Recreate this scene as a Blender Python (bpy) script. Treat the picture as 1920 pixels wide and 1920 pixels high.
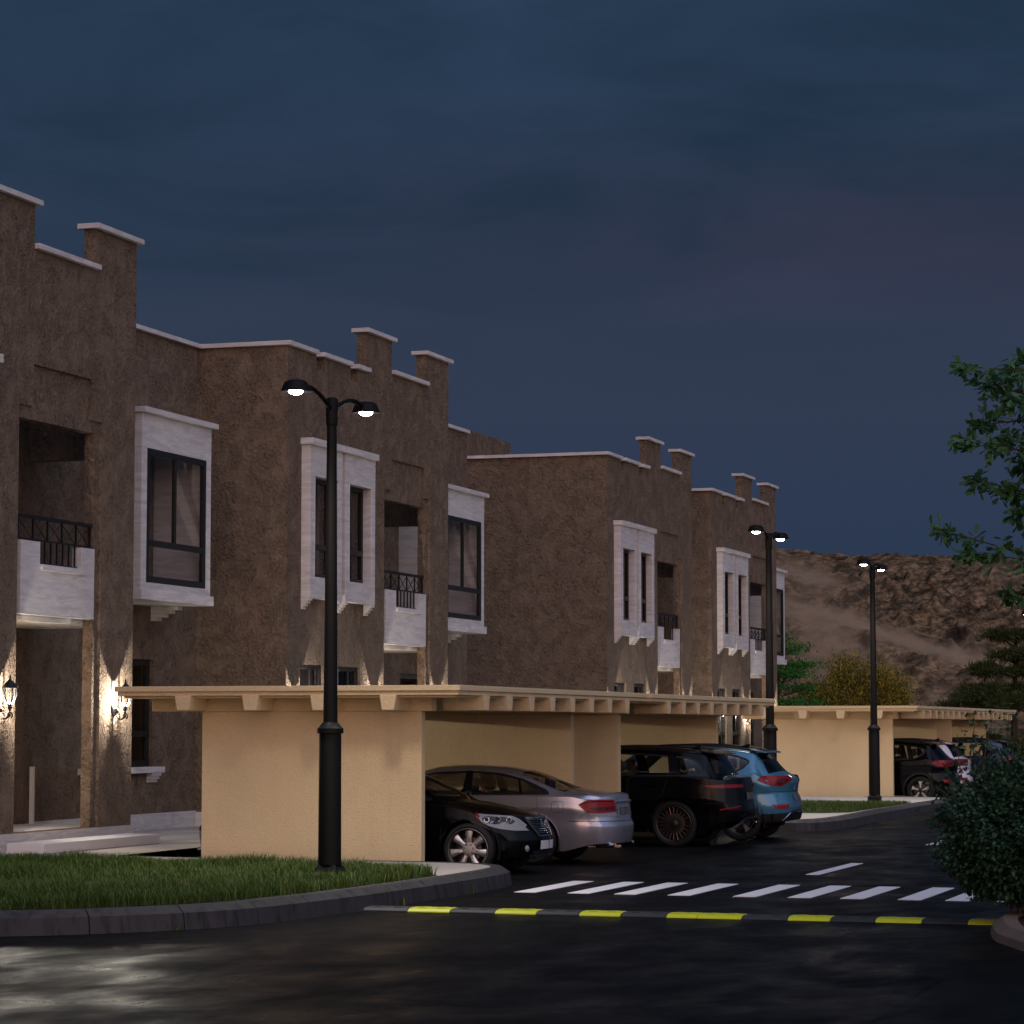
import bpy, bmesh, math, random
import numpy as np
from mathutils import Vector, Matrix
random.seed(7)
RNG = np.random.default_rng(11)
for o in list(bpy.data.objects):
    bpy.data.objects.remove(o, do_unlink=True)
SC = bpy.context.scene
COL = SC.collection
R = math.radians

# ------------------------------------------------------------------ camera
cam = bpy.data.cameras.new('camera'); cam_o = bpy.data.objects.new('camera', cam); COL.objects.link(cam_o)
cam.sensor_width = 36.0; cam.lens = 5070/1920*36.0
cam.clip_start = 0.5; cam.clip_end = 3000
cam_o.location = (0, 0, 1.92)
cam_o.rotation_euler = (R(90+4.556), 0, R(18.08))
SC.camera = cam_o
SC.render.engine = 'CYCLES'
SC.view_settings.view_transform = 'Standard'
SC.view_settings.look = 'None'
SC.view_settings.exposure = 0.0
SC.view_settings.gamma = 1.0
SC.cycles.use_denoising = True
SC.cycles.max_bounces = 8; SC.cycles.diffuse_bounces = 5; SC.cycles.glossy_bounces = 4
SC.cycles.transparent_max_bounces = 16; SC.cycles.transmission_bounces = 4
SC.cycles.sample_clamp_indirect = 3.0
SC.cycles.caustics_reflective = False; SC.cycles.caustics_refractive = False

# ------------------------------------------------------------------ world: dusk sky with cloud banks
SUN_EL, SKY_STR = 1.5, 0.15
W = bpy.data.worlds.new('World'); SC.world = W; W.use_nodes = True
wt = W.node_tree; wn = wt.nodes; wl = wt.links
bg = wn['Background']
sky = wn.new('ShaderNodeTexSky'); sky.sky_type = 'NISHITA'; sky.sun_disc = False
sky.sun_elevation = R(SUN_EL); sky.sun_rotation = R(180-35); sky.air_density = 1.5; sky.ozone_density = 4.0; sky.dust_density = 1.0
tc = wn.new('ShaderNodeTexCoord')
def wmath(op, a, b=None, c=None):
    n = wn.new('ShaderNodeMath'); n.operation = op
    for i, v in enumerate((a, b, c)):
        if v is None: continue
        if isinstance(v, (int, float)): n.inputs[i].default_value = v
        else: wl.new(v, n.inputs[i])
    return n.outputs[0]
sep = wn.new('ShaderNodeSeparateXYZ'); wl.new(tc.outputs['Generated'], sep.inputs[0])
# cloud layer: view direction projected on a flat layer
den = wmath('ADD', wmath('MAXIMUM', sep.outputs[2], 0.0), 0.10)
cx = wmath('DIVIDE', sep.outputs[0], den); cy = wmath('DIVIDE', sep.outputs[1], den)
cmb = wn.new('ShaderNodeCombineXYZ'); wl.new(cx, cmb.inputs[0]); wl.new(cy, cmb.inputs[1])
n1 = wn.new('ShaderNodeTexNoise'); n1.inputs['Scale'].default_value = 1.9; n1.inputs['Detail'].default_value = 8; n1.inputs['Roughness'].default_value = 0.56; n1.inputs['Distortion'].default_value = 0.4
wl.new(cmb.outputs[0], n1.inputs['Vector'])
n2 = wn.new('ShaderNodeTexNoise'); n2.inputs['Scale'].default_value = 0.55; n2.inputs['Detail'].default_value = 3
wl.new(cmb.outputs[0], n2.inputs['Vector'])
cr = wn.new('ShaderNodeValToRGB'); cr.color_ramp.elements[0].position = 0.33; cr.color_ramp.elements[0].color = (0, 0, 0, 1)
cr.color_ramp.elements[1].position = 0.68; cr.color_ramp.elements[1].color = (1, 1, 1, 1)
wl.new(n1.outputs[0], cr.inputs[0])
# the cloud bank ahead (+Y, -X): slate blue, thinner and paler low down, a faint purple band; the sky behind and to the right stays open
def wmix(f, a, b):
    n = wn.new('ShaderNodeMix'); n.data_type = 'RGBA'
    for k, v in (('Factor', f), ('A', a), ('B', b)):
        if isinstance(v, tuple): n.inputs[k].default_value = (*v, 1)
        elif isinstance(v, (int, float)): n.inputs[k].default_value = v
        else: wl.new(v, n.inputs[k])
    return n.outputs['Result']
def wrange(v, a, b, c=0.0, d=1.0):
    n = wn.new('ShaderNodeMapRange'); n.interpolation_type = 'SMOOTHSTEP'
    for k, q in (('From Min', a), ('From Max', b), ('To Min', c), ('To Max', d)): n.inputs[k].default_value = q
    wl.new(v, n.inputs['Value']); return n.outputs[0]
KS = 1.0/SKY_STR
def kc(r, g, b): return (r*KS, g*KS, b*KS)
low = wmix(wrange(sep.outputs[2], 0.02, 0.15), kc(.0220, .0400, .0830), kc(.0325, .0455, .0820))
low = wmix(wrange(sep.outputs[2], 0.12, 0.26), low, kc(.0255, .0500, .0960))
right = wrange(wmath('ADD', wmath('MULTIPLY', sep.outputs[0], 0.95), wmath('MULTIPLY', sep.outputs[1], 0.31)), -0.20, 0.20)
pb = wmath('MULTIPLY', wrange(wmath('ABSOLUTE', wmath('SUBTRACT', sep.outputs[2], 0.182)), 0.05, 0.0), wmath('MULTIPLY', right, 0.75))
low = wmix(pb, low, kc(.0400, .0370, .0690))
thick = wmix(wrange(sep.outputs[2], 0.10, 0.22), low, kc(.0140, .0300, .0570))
cloud = wmix(cr.outputs[0], low, thick)
ahead = wmath('ADD', wmath('MULTIPLY', sep.outputs[1], 0.95), wmath('MULTIPLY', sep.outputs[0], -0.31))
opn = wn.new('ShaderNodeMix'); opn.data_type = 'RGBA'; opn.blend_type = 'MULTIPLY'; opn.inputs['Factor'].default_value = 1.0
wl.new(sky.outputs[0], opn.inputs['A']); opn.inputs['B'].default_value = (1.0, .93, 1.05, 1)
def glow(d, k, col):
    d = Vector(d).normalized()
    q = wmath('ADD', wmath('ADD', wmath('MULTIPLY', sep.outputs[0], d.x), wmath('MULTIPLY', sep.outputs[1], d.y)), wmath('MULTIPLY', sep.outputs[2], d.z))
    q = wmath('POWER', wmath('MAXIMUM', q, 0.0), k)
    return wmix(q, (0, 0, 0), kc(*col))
def wadd(a, b):
    n = wn.new('ShaderNodeMix'); n.data_type = 'RGBA'; n.blend_type = 'ADD'; n.inputs['Factor'].default_value = 1.0
    wl.new(a, n.inputs['A']); wl.new(b, n.inputs['B']); return n.outputs['Result']
# afterglow of the set sun low behind the camera, and the pale eastern dusk to the right
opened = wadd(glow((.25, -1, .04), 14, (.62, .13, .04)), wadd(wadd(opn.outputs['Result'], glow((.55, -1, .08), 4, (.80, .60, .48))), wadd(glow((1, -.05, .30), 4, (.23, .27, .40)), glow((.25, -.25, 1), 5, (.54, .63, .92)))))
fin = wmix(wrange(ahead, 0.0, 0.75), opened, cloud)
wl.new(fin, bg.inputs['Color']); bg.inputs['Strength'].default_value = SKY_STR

# ------------------------------------------------------------------ sun: the broad afterglow behind the camera
sun = bpy.data.lights.new('sun', 'SUN'); sun.energy = 0.5; sun.angle = R(90); sun.color = (1.0, 0.86, 0.84)
sun_o = bpy.data.objects.new('sun', sun); COL.objects.link(sun_o)
sd = Vector((0.52, -0.80, 0.26)).normalized()
sun_o.rotation_euler = sd.to_track_quat('Z', 'Y').to_euler(); sun_o.location = sd*50

# ------------------------------------------------------------------ helpers
class MB:
    def __init__(s): s.v = []; s.f = []
    def add(s, v, f):
        b = len(s.v); s.v += [tuple(p) for p in v]; s.f += [tuple(b+i for i in q) for q in f]
    def box(s, x0, x1, y0, y1, z0, z1):
        if x0 > x1: x0, x1 = x1, x0
        if y0 > y1: y0, y1 = y1, y0
        if z0 > z1: z0, z1 = z1, z0
        s.add([(x0,y0,z0),(x1,y0,z0),(x1,y1,z0),(x0,y1,z0),(x0,y0,z1),(x1,y0,z1),(x1,y1,z1),(x0,y1,z1)],
              [(0,3,2,1),(4,5,6,7),(0,1,5,4),(1,2,6,5),(2,3,7,6),(3,0,4,7)])
    def prism(s, pts, axis, a, b):
        # polygon pts in the two other axes (in xyz order), extruded along axis from a to b
        n = len(pts)
        def P(p, t):
            q = list(p); q.insert(axis, t); return tuple(q)
        ar = sum(pts[i][0]*pts[(i+1)%n][1]-pts[(i+1)%n][0]*pts[i][1] for i in range(n))
        if axis == 1: ar = -ar
        if a > b: a, b = b, a
        if ar < 0: pts = pts[::-1]
        s.add([P(p, a) for p in pts]+[P(p, b) for p in pts],
              [tuple(range(n-1, -1, -1)), tuple(range(n, 2*n))]+[(i, (i+1)%n, n+(i+1)%n, n+i) for i in range(n)])
    def lathe(s, prof, c=(0,0,0), n=24, axis=2, cap=True):
        cx, cy, cz = c; v = []; f = []
        for r, z in prof:
            for i in range(n):
                a = 2*math.pi*i/n; q = [r*math.cos(a), r*math.sin(a)]
                if axis == 2: v.append((cx+q[0], cy+q[1], cz+z))
                elif axis == 1: v.append((cx+q[1], cy+z, cz+q[0]))
                else: v.append((cx+z, cy+q[0], cz+q[1]))
        m = len(prof)
        for j in range(m-1):
            for i in range(n):
                k = (i+1) % n
                f.append((j*n+i, j*n+k, (j+1)*n+k, (j+1)*n+i))
        if cap:
            f.append(tuple(range(n-1, -1, -1))); f.append(tuple((m-1)*n+i for i in range(n)))
        s.add(v, f)
    def tube(s, pts, r, n=8, cap=True):
        pts = [Vector(p) for p in pts]; m = len(pts); v = []; f = []
        rr = r if hasattr(r, '__len__') else [r]*m
        up = None
        for j, p in enumerate(pts):
            t = (pts[min(j+1, m-1)]-pts[max(j-1, 0)])
            if t.length < 1e-9: t = Vector((0, 0, 1))
            t.normalize()
            if up is None: up = Vector((0,0,1)) if abs(t.z) < .9 else Vector((1,0,0))
            u = (up - t*up.dot(t))
            if u.length < 1e-6: u = t.orthogonal()
            u.normalize(); w = t.cross(u); up = u
            for i in range(n):
                a = 2*math.pi*i/n; v.append(p+(u*math.cos(a)+w*math.sin(a))*rr[j])
        for j in range(m-1):
            for i in range(n):
                k = (i+1) % n; f.append((j*n+i, j*n+k, (j+1)*n+k, (j+1)*n+i))
        if cap: f.append(tuple(range(n-1, -1, -1))); f.append(tuple((m-1)*n+i for i in range(n)))
        s.add(v, f)
    def ell(s, c, rx, ry, rz, nu=16, nv=10):
        v = []; f = []
        for j in range(nv+1):
            t = math.pi*j/nv
            for i in range(nu):
                a = 2*math.pi*i/nu
                v.append((c[0]+rx*math.sin(t)*math.cos(a), c[1]+ry*math.sin(t)*math.sin(a), c[2]-rz*math.cos(t)))
        for j in range(nv):
            for i in range(nu):
                k = (i+1) % nu; f.append((j*nu+i, j*nu+k, (j+1)*nu+k, (j+1)*nu+i))
        s.add(v, f)

def ob(name, mb, mat, parent=None, smooth=False, bevel=0, shade=35):
    me = bpy.data.meshes.new(name)
    if isinstance(mb, MB): me.from_pydata(mb.v, [], mb.f)
    else: me.from_pydata(mb[0], [], mb[1])
    me.update()
    o = bpy.data.objects.new(name, me); COL.objects.link(o)
    if mat is not None: me.materials.append(mat)
    if bevel:
        bm = bmesh.new(); bm.from_mesh(me)
        bmesh.ops.remove_doubles(bm, verts=bm.verts, dist=1e-5)
        ed = [e for e in bm.edges if len(e.link_faces) == 2 and e.calc_face_angle(0) > R(25)]
        bmesh.ops.bevel(bm, geom=ed, offset=bevel, segments=2, affect='EDGES', profile=0.6, clamp_overlap=True)
        bm.to_mesh(me); bm.free()
    if smooth: smooth_mesh(me, shade)
    if parent is not None: o.parent = parent
    return o
def smooth_mesh(me, ang=35):
    bm = bmesh.new(); bm.from_mesh(me)
    bmesh.ops.remove_doubles(bm, verts=bm.verts, dist=1e-5)
    bmesh.ops.recalc_face_normals(bm, faces=bm.faces)
    for f in bm.faces: f.smooth = True
    for e in bm.edges:
        e.smooth = not (len(e.link_faces) == 2 and e.calc_face_angle(0) > R(ang))
    bm.to_mesh(me); bm.free()
def tag(o, label=None, cat=None, group=None, kind=None):
    if label: o['label'] = label
    if cat: o['category'] = cat
    if group: o['group'] = group
    if kind: o['kind'] = kind
    return o
def empty(name, loc=(0,0,0), rz=0):
    o = bpy.data.objects.new(name, None); COL.objects.link(o); o.location = loc; o.rotation_euler = (0,0,rz)
    o.empty_display_size = 0.2
    return o
def copy_tree(o, parent=None):
    c = o.copy(); COL.objects.link(c)
    if parent is not None: c.parent = parent
    for ch in o.children: copy_tree(ch, c)
    return c
def dup(o, loc, rz=None, label=None):
    c = copy_tree(o); c.location = loc
    if rz is not None: c.rotation_euler = (0,0,rz)
    if label: c['label'] = label
    return c

# ------------------------------------------------------------------ materials
class NT:
    def __init__(s, name):
        s.m = bpy.data.materials.new(name); s.m.use_nodes = True
        s.n = s.m.node_tree.nodes; s.l = s.m.node_tree.links; s.b = s.n['Principled BSDF']; s.out = s.n['Material Output']
        t = s.n.new('ShaderNodeTexCoord'); s.obj = t.outputs['Object']; s.gen = t.outputs['Generated']
        g = s.n.new('ShaderNodeNewGeometry'); s.pos = g.outputs['Position']; s.geo = g
    def map(s, vec, sc=(1,1,1), rot=(0,0,0)):
        n = s.n.new('ShaderNodeMapping'); n.inputs['Scale'].default_value = sc; n.inputs['Rotation'].default_value = rot
        s.l.new(vec, n.inputs['Vector']); return n.outputs[0]
    def noise(s, vec, scale, det=4, rough=.5, dist=0):
        n = s.n.new('ShaderNodeTexNoise'); n.inputs['Scale'].default_value = scale; n.inputs['Detail'].default_value = det
        n.inputs['Roughness'].default_value = rough; n.inputs['Distortion'].default_value = dist
        s.l.new(vec, n.inputs['Vector']); return n.outputs[0]
    def voro(s, vec, scale, feat='F1'):
        n = s.n.new('ShaderNodeTexVoronoi'); n.inputs['Scale'].default_value = scale; n.feature = feat
        s.l.new(vec, n.inputs['Vector']); return n.outputs[0]
    def ramp(s, f, stops):
        n = s.n.new('ShaderNodeValToRGB'); e = n.color_ramp.elements
        while len(e) < len(stops): e.new(0.5)
        for i, (p, c) in enumerate(stops):
            e[i].position = p; e[i].color = (c, c, c, 1) if isinstance(c, (int, float)) else (*c, 1)
        s.l.new(f, n.inputs[0]); return n.outputs[0]
    def math(s, op, a, b=None):
        n = s.n.new('ShaderNodeMath'); n.operation = op
        for i, v in enumerate((a, b)):
            if v is None: continue
            if isinstance(v, (int, float)): n.inputs[i].default_value = v
            else: s.l.new(v, n.inputs[i])
        return n.outputs[0]
    def mix(s, f, a, b, mode='MIX'):
        n = s.n.new('ShaderNodeMix'); n.data_type = 'RGBA'; n.blend_type = mode
        for k, v in (('Factor', f), ('A', a), ('B', b)):
            if isinstance(v, (int, float)): n.inputs[k].default_value = v
            elif isinstance(v, tuple): n.inputs[k].default_value = (*v, 1)
            else: s.l.new(v, n.inputs[k])
        return n.outputs['Result']
    def set(s, k, v):
        i = s.b.inputs[k]
        if isinstance(v, tuple): i.default_value = (*v, 1) if len(v) == 3 else v
        elif isinstance(v, (int, float)): i.default_value = v
        else: s.l.new(v, i)
        return s
    def bump(s, h, strength=.5, dist=.01):
        n = s.n.new('ShaderNodeBump'); n.inputs['Strength'].default_value = strength; n.inputs['Distance'].default_value = dist
        s.l.new(h, n.inputs['Height']); s.l.new(n.outputs[0], s.b.inputs['Normal']); return s

def plain(name, col, rough=.5, metal=0.0, spec=.5, coat=0.0, nscale=0, namt=.15, bump=0, bscale=60):
    t = NT(name); t.set('Roughness', rough).set('Metallic', metal).set('Specular IOR Level', spec)
    if coat: t.set('Coat Weight', coat).set('Coat Roughness', .03)
    if nscale:
        f = t.noise(t.pos, nscale, 5, .6)
        t.set('Base Color', t.mix(f, tuple(c*(1-namt) for c in col), tuple(c*(1+namt) for c in col)))
    else: t.set('Base Color', col)
    if bump: t.bump(t.noise(t.pos, bscale, 4, .6), bump, .005)
    return t.m

M = {}
def mk_stucco():
    t = NT('trowelled_stucco')
    big = t.noise(t.pos, 0.5, 3)
    d = t.noise(t.pos, 3.4, 5, .62, .6)
    patch = t.ramp(d, [(.40, 0.30), (.60, 1.0)])
    gr = t.noise(t.pos, 17, 4, .66, .25)
    fine = t.noise(t.pos, 60, 2, .5)
    wav = t.noise(t.map(t.pos, (9, 9, 3.2), (0.5, 0.3, 0.4)), 1.6, 3, .55, 1.6)
    scr = t.ramp(wav, [(.47, 0.0), (.5, 1.0), (.53, 0.0)])
    drip = t.noise(t.map(t.pos, (3.5, 3.5, .22)), 1.3, 4, .6)
    h = t.math('ADD', t.math('MULTIPLY', patch, t.ramp(gr, [(.36, 0), (.62, 1)])), t.math('MULTIPLY', scr, .12))
    h = t.math('ADD', h, t.math('MULTIPLY', fine, .18))
    c = t.mix(big, (.218, .160, .116), (.246, .182, .132))
    c = t.mix(t.ramp(drip, [(.52, 0), (.75, .30)]), c, (.135, .10, .073))
    c = t.mix(t.math('MULTIPLY', patch, t.ramp(gr, [(.60, 0), (.72, .5)])), c, (.33, .25, .18))
    c = t.mix(t.math('MULTIPLY', patch, t.ramp(gr, [(.37, .80), (.46, 0)])), c, (.085, .062, .046))
    t.set('Base Color', c).set('Roughness', .92).set('Specular IOR Level', .12)
    t.bump(h, 1.0, .045); return t.m
M['stucco'] = mk_stucco()
def mk_stone():
    t = NT('pale_veined_stone')
    v = t.noise(t.map(t.pos, (1.1, 1.1, 7.0)), 1.6, 6, .62, .9)
    v2 = t.noise(t.pos, 1.2, 4, .55)
    c = t.mix(t.ramp(v, [(.36, 0), (.62, 1)]), (.50, .475, .475), (.70, .675, .67))
    c = t.mix(t.math('MULTIPLY', t.ramp(v2, [(.3, 1), (.7, 0)]), .35), c, (.50, .465, .45))
    t.set('Base Color', c).set('Roughness', .6).set('Specular IOR Level', .3)
    t.bump(v, .15, .01); return t.m
M['stone'] = mk_stone()
def mk_carport():
    t = NT('carport_render')
    g = t.noise(t.pos, 75, 3, .55)
    g2 = t.noise(t.pos, 150, 2, .5)
    st = t.noise(t.map(t.pos, (1.6, 1.6, .35)), 1.2, 4, .6)
    c = t.mix(st, (.73, .57, .335), (.82, .65, .395))
    sk = t.noise(t.map(t.pos, (4.2, 4.2, .30)), 1.1, 5, .65, .3); bl = t.noise(t.pos, .8, 4, .6)
    c = t.mix(t.ramp(sk, [(.56, 0), (.74, .15)]), c, (.50, .39, .25))
    c = t.mix(t.ramp(bl, [(.50, 0), (.72, .30)]), c, (.60, .46, .28))
    c = t.mix(t.ramp(g, [(.25, .6), (.45, 0)]), c, (.44, .33, .22))
    t.set('Base Color', c).set('Roughness', .9).set('Specular IOR Level', .15)
    t.bump(t.math('ADD', t.ramp(g, [(.3, 0), (.6, 1)]), t.math('MULTIPLY', g2, .3)), .7, .008); return t.m
M['carport'] = mk_carport()
def mk_asphalt():
    t = NT('damp_asphalt')
    a = t.noise(t.pos, 60, 4, .75); b = t.noise(t.pos, .45, 5, .6, .4); ag = t.voro(t.pos, 85)
    st = t.noise(t.map(t.pos, (.8, .45, 1), (0, 0, R(-18))), 1.6, 6, .62, .3)
    crk = t.voro(t.map(t.pos, (1, 1, 1)), .33, 'DISTANCE_TO_EDGE')
    c = t.mix(a, (.003, .003, .0034), (.013, .0125, .0128))
    c = t.mix(t.ramp(b, [(.40, 0), (.66, .6)]), c, (.0035, .0035, .004))
    c = t.mix(t.ramp(ag, [(.10, .5), (.22, 0)]), c, (.03, .029, .029))
    c = t.mix(t.ramp(crk, [(.004, .8), (.010, 0)]), c, (.001, .001, .001))
    t.set('Base Color', c)
    t.set('Roughness', t.math('ADD', t.ramp(st, [(.36, .20), (.66, .50)]), t.math('MULTIPLY', a, .14)))
    t.set('Specular IOR Level', .036)
    t.bump(t.math('ADD', t.math('ADD', a, t.math('MULTIPLY', ag, .8)), t.math('MULTIPLY', t.noise(t.pos, 190, 2), .5)), .6, .006); return t.m
M['asphalt'] = mk_asphalt()
M['bay_asphalt'] = plain('parking_asphalt', (.008, .0075, .0075), .6, spec=.05, nscale=30, namt=.5, bump=.4, bscale=90)
def mk_pav():
    t = NT('concrete_paving')
    a = t.noise(t.pos, 2.0, 6, .65); b = t.noise(t.pos, 45, 3, .6)
    c = t.mix(a, (.33, .30, .27), (.45, .41, .375)); c = t.mix(t.ramp(b, [(.3, .35), (.55, 0)]), c, (.28, .25, .23))
    t.set('Base Color', c).set('Roughness', .85).set('Specular IOR Level', .2); t.bump(b, .35, .004); return t.m
M['paving'] = mk_pav()
def mk_kerb():
    t = NT('kerb_concrete')
    a = t.noise(t.pos, 3.0, 6, .65, .3); b = t.noise(t.pos, 70, 3, .6)
    w = t.noise(t.map(t.pos, (6, 6, .8)), 1.5, 4, .6)
    c = t.mix(a, (.030, .029, .031), (.060, .056, .058)); c = t.mix(t.ramp(w, [(.48, 0), (.68, .85)]), c, (.014, .013, .013))
    t.set('Base Color', c).set('Roughness', .75).set('Specular IOR Level', .3); t.bump(b, .4, .004); return t.m
M['kerb'] = mk_kerb()
M['white_paint'] = plain('road_paint', (.80, .78, .78), .65, spec=.3, nscale=9, namt=.14, bump=.2)
M['black_metal'] = plain('black_metal', (.012, .012, .013), .45, 0.0, .4, bump=.08, bscale=40)
M['lamp_metal'] = plain('lamp_metal', (.0035, .003, .003), .6, 0.0, .2, nscale=6, namt=.3)
M['iron'] = plain('wrought_iron', (.012, .012, .014), .4, .3, .5)
M['frame'] = plain('window_frame_metal', (.016, .017, .018), .4, .2, .4)
M['yellow'] = plain('yellow_rubber', (.60, .67, .015), .45, spec=.4, nscale=8, namt=.15, bump=.2)
M['rubber'] = plain('black_rubber', (.034, .034, .040), .6, spec=.35, nscale=10, namt=.3, bump=.3)
M['soil'] = plain('dark_soil', (.035, .025, .02), .95, spec=.1, nscale=6, namt=.5, bump=.8, bscale=25)
M['sand'] = plain('dry_ground', (.19, .145, .11), .95, spec=.1, nscale=.4, namt=.35, bump=.7, bscale=6)
M['planter'] = plain('planter_kerb', (.17, .125, .10), .85, spec=.2, nscale=3, namt=.3, bump=.5, bscale=30)
M['white_step'] = plain('white_step', (.74, .72, .71), .6, spec=.3, nscale=2, namt=.05)
M['interior'] = plain('room_plaster', (.45, .36, .32), .9, nscale=1.5, namt=.1)
M['door'] = plain('dark_door', (.06, .045, .035), .5)
def mk_glass(name, tint, refl=.12, rough=0.0, kf=.55):
    t = NT(name); t.n.remove(t.b)
    tr = t.n.new('ShaderNodeBsdfTransparent'); tr.inputs[0].default_value = (*tint, 1)
    gl = t.n.new('ShaderNodeBsdfGlossy'); gl.inputs['Roughness'].default_value = rough; gl.inputs[0].default_value = (1, 1, 1, 1)
    fr = t.n.new('ShaderNodeFresnel'); fr.inputs['IOR'].default_value = 1.5
    mx = t.n.new('ShaderNodeMixShader')
    t.l.new(t.math('ADD', t.math('MULTIPLY', fr.outputs[0], kf), refl*.1), mx.inputs[0]); t.l.new(tr.outputs[0], mx.inputs[1]); t.l.new(gl.outputs[0], mx.inputs[2])
    t.l.new(mx.outputs[0], t.out.inputs['Surface']); return t.m
M['glass'] = mk_glass('window_glass', (.98, .96, .94), .1, 0.0, .38)
M['dark_glass'] = mk_glass('tinted_window_glass', (.82, .76, .73), .1)
M['lantern_glass'] = mk_glass('lantern_glass', (.97, .96, .93), .05)
M['car_glass'] = mk_glass('car_glass', (.95, .96, .96), .1, 0.0, .7)
M['car_glass_dark'] = mk_glass('car_privacy_glass', (.10, .10, .12), .12)
def emis(name, col, s):
    t = NT(name); t.set('Base Color', (0, 0, 0)).set('Emission Color', col).set('Emission Strength', s); return t.m
M['lens'] = emis('lamp_lens', (1, .95, .87), 45.0)
M['candle'] = emis('candle_bulb', (1, .86, .66), 6.0)

# ------------------------------------------------------------------ facades with openings
def facade(mb, us, ws, fn, back, P):
    us = sorted(set(round(u, 4) for u in us)); ws = sorted(set(round(w, 4) for w in ws))
    nu, nw = len(us)-1, len(ws)-1
    g = [[fn((us[i]+us[i+1])/2, (ws[j]+ws[j+1])/2) for j in range(nw)] for i in range(nu)]
    def G(i, j): return g[i][j] if 0 <= i < nu and 0 <= j < nw else None
    for i in range(nu):
        for j in range(nw):
            f = g[i][j]
            if f is None: continue
            a, b, c, d = us[i], us[i+1], ws[j], ws[j+1]
            mb.add([P(f,a,c), P(f,b,c), P(f,b,d), P(f,a,d)], [(0,1,2,3)])
            mb.add([P(back,a,c), P(back,b,c), P(back,b,d), P(back,a,d)], [(0,3,2,1)])
            for (di, dj, p, q) in ((-1,0,(a,c),(a,d)), (1,0,(b,c),(b,d)), (0,-1,(a,c),(b,c)), (0,1,(a,d),(b,d))):
                o = G(i+di, j+dj)
                lo = back if o is None else o
                if o is None or abs(o-back) < abs(f-back)-1e-6:
                    mb.add([P(f,*p), P(f,*q), P(lo,*q), P(lo,*p)], [(0,1,2,3)])

# ------------------------------------------------------------------ ground, road, paving, kerbs
ZP = 0.22
def sheet(name, pts, z, mat, kind='structure', parent=None):
    mb = MB(); mb.add([(x, y, z) for x, y in pts], [tuple(range(len(pts)))])
    me = ob(name, mb, mat, parent)
    bm = bmesh.new(); bm.from_mesh(me.data); bmesh.ops.recalc_face_normals(bm, faces=bm.faces)
    if bm.faces[0].normal.z < 0: bmesh.ops.reverse_faces(bm, faces=bm.faces)
    bmesh.ops.triangulate(bm, faces=bm.faces); bm.to_mesh(me.data); bm.free()
    return tag(me, kind=kind)
sheet('ground', [(-900, -300), (900, -300), (900, 1500), (-900, 1500)], -0.03, M['sand'])
sheet('road', [(-60, -40), (60, -40), (60, 26), (-2.8, 26), (-2.8, 160), (-16.3, 160), (-16.3, 22.0), (-60, 20)], 0.0, M['asphalt'])
sheet('parking_bay', [(-16.25, 32.75), (-10.35, 32.75), (-10.35, 49.6), (-16.25, 49.6)], 0.004, M['bay_asphalt'])
sheet('parking_bay', [(-16.25, 66.95), (-10.35, 66.95), (-10.35, 86.5), (-16.25, 86.5)], 0.004, M['bay_asphalt'])
def smoothpts(pts, n=6, closed=False):
    out = []
    m = len(pts)
    for i in range(m-1):
        p0 = pts[max(i-1, 0)]; p1 = pts[i]; p2 = pts[i+1]; p3 = pts[min(i+2, m-1)]
        for k in range(n):
            t = k/n
            out.append(tuple(0.5*((2*p1[a])+(-p0[a]+p2[a])*t+(2*p0[a]-5*p1[a]+4*p2[a]-p3[a])*t*t+(-p0[a]+3*p1[a]-3*p2[a]+p3[a])*t**3) for a in range(2)))
    out.append(tuple(pts[-1])); return out
def offs(line, d):
    out = []; m = len(line)
    for i in range(m):
        a = Vector(line[max(i-1, 0)]); b = Vector(line[min(i+1, m-1)]); t = (b-a).normalized()
        out.append((line[i][0]-t.y*d, line[i][1]+t.x*d))
    return out
def kerb(line, width=.26, z=ZP, joint=1.0, mat=None, name='kerb'):
    # line runs with the raised side on its left; profile has a chamfered nose; stones meet in narrow joints
    line = [Vector(p) for p in line]
    d = [0.0]
    for i in range(1, len(line)): d.append(d[-1]+(line[i]-line[i-1]).length)
    T = d[-1]; n = max(1, round(T/joint)); xs = [q[0] for q in line]; ys = [q[1] for q in line]
    mb = MB()
    prof = [(0, -.02), (.03, z-.06), (.13, z+.004), (width, z+.004), (width, -.02)]
    for k in range(n):
        a = T*k/n+.006; b = T*(k+1)/n-.006
        rows = []
        for s in np.linspace(a, b, 4):
            p = Vector((np.interp(s, d, xs), np.interp(s, d, ys)))
            q = Vector((np.interp(min(s+.05, T), d, xs), np.interp(min(s+.05, T), d, ys))); q0 = Vector((np.interp(max(s-.05, 0), d, xs), np.interp(max(s-.05, 0), d, ys)))
            t = (q-q0).normalized(); nr = Vector((-t.y, t.x))
            rows.append([(p.x+nr.x*o, p.y+nr.y*o, zz) for o, zz in prof])
        v = [p for r in rows for p in r]; m = len(prof)
        f = [(i*m+j, (i+1)*m+j, (i+1)*m+j+1, i*m+j+1) for i in range(3) for j in range(m-1)]
        f += [tuple(range(m)), tuple(3*m+j for j in range(m-1, -1, -1))]
        mb.add(v, f)
    o = ob(name, mb, mat or M['kerb'])
    bm = bmesh.new(); bm.from_mesh(o.data); bmesh.ops.recalc_face_normals(bm, faces=bm.faces); bm.to_mesh(o.data); bm.free()
    return tag(o, kind='structure')
k1 = smoothpts([(-24, 20.6), (-17, 21.1), (-14, 21.75), (-12.28, 22.43), (-11.3, 23.3), (-10.72, 24.3), (-10.48, 25.6), (-10.34, 27.0), (-10.25, 29.2), (-10.25, 31.0), (-10.42, 31.9), (-10.95, 32.5), (-11.9, 32.70), (-12.6, 32.72)])
kerb(k1)
in1 = offs(k1, .24)
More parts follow.
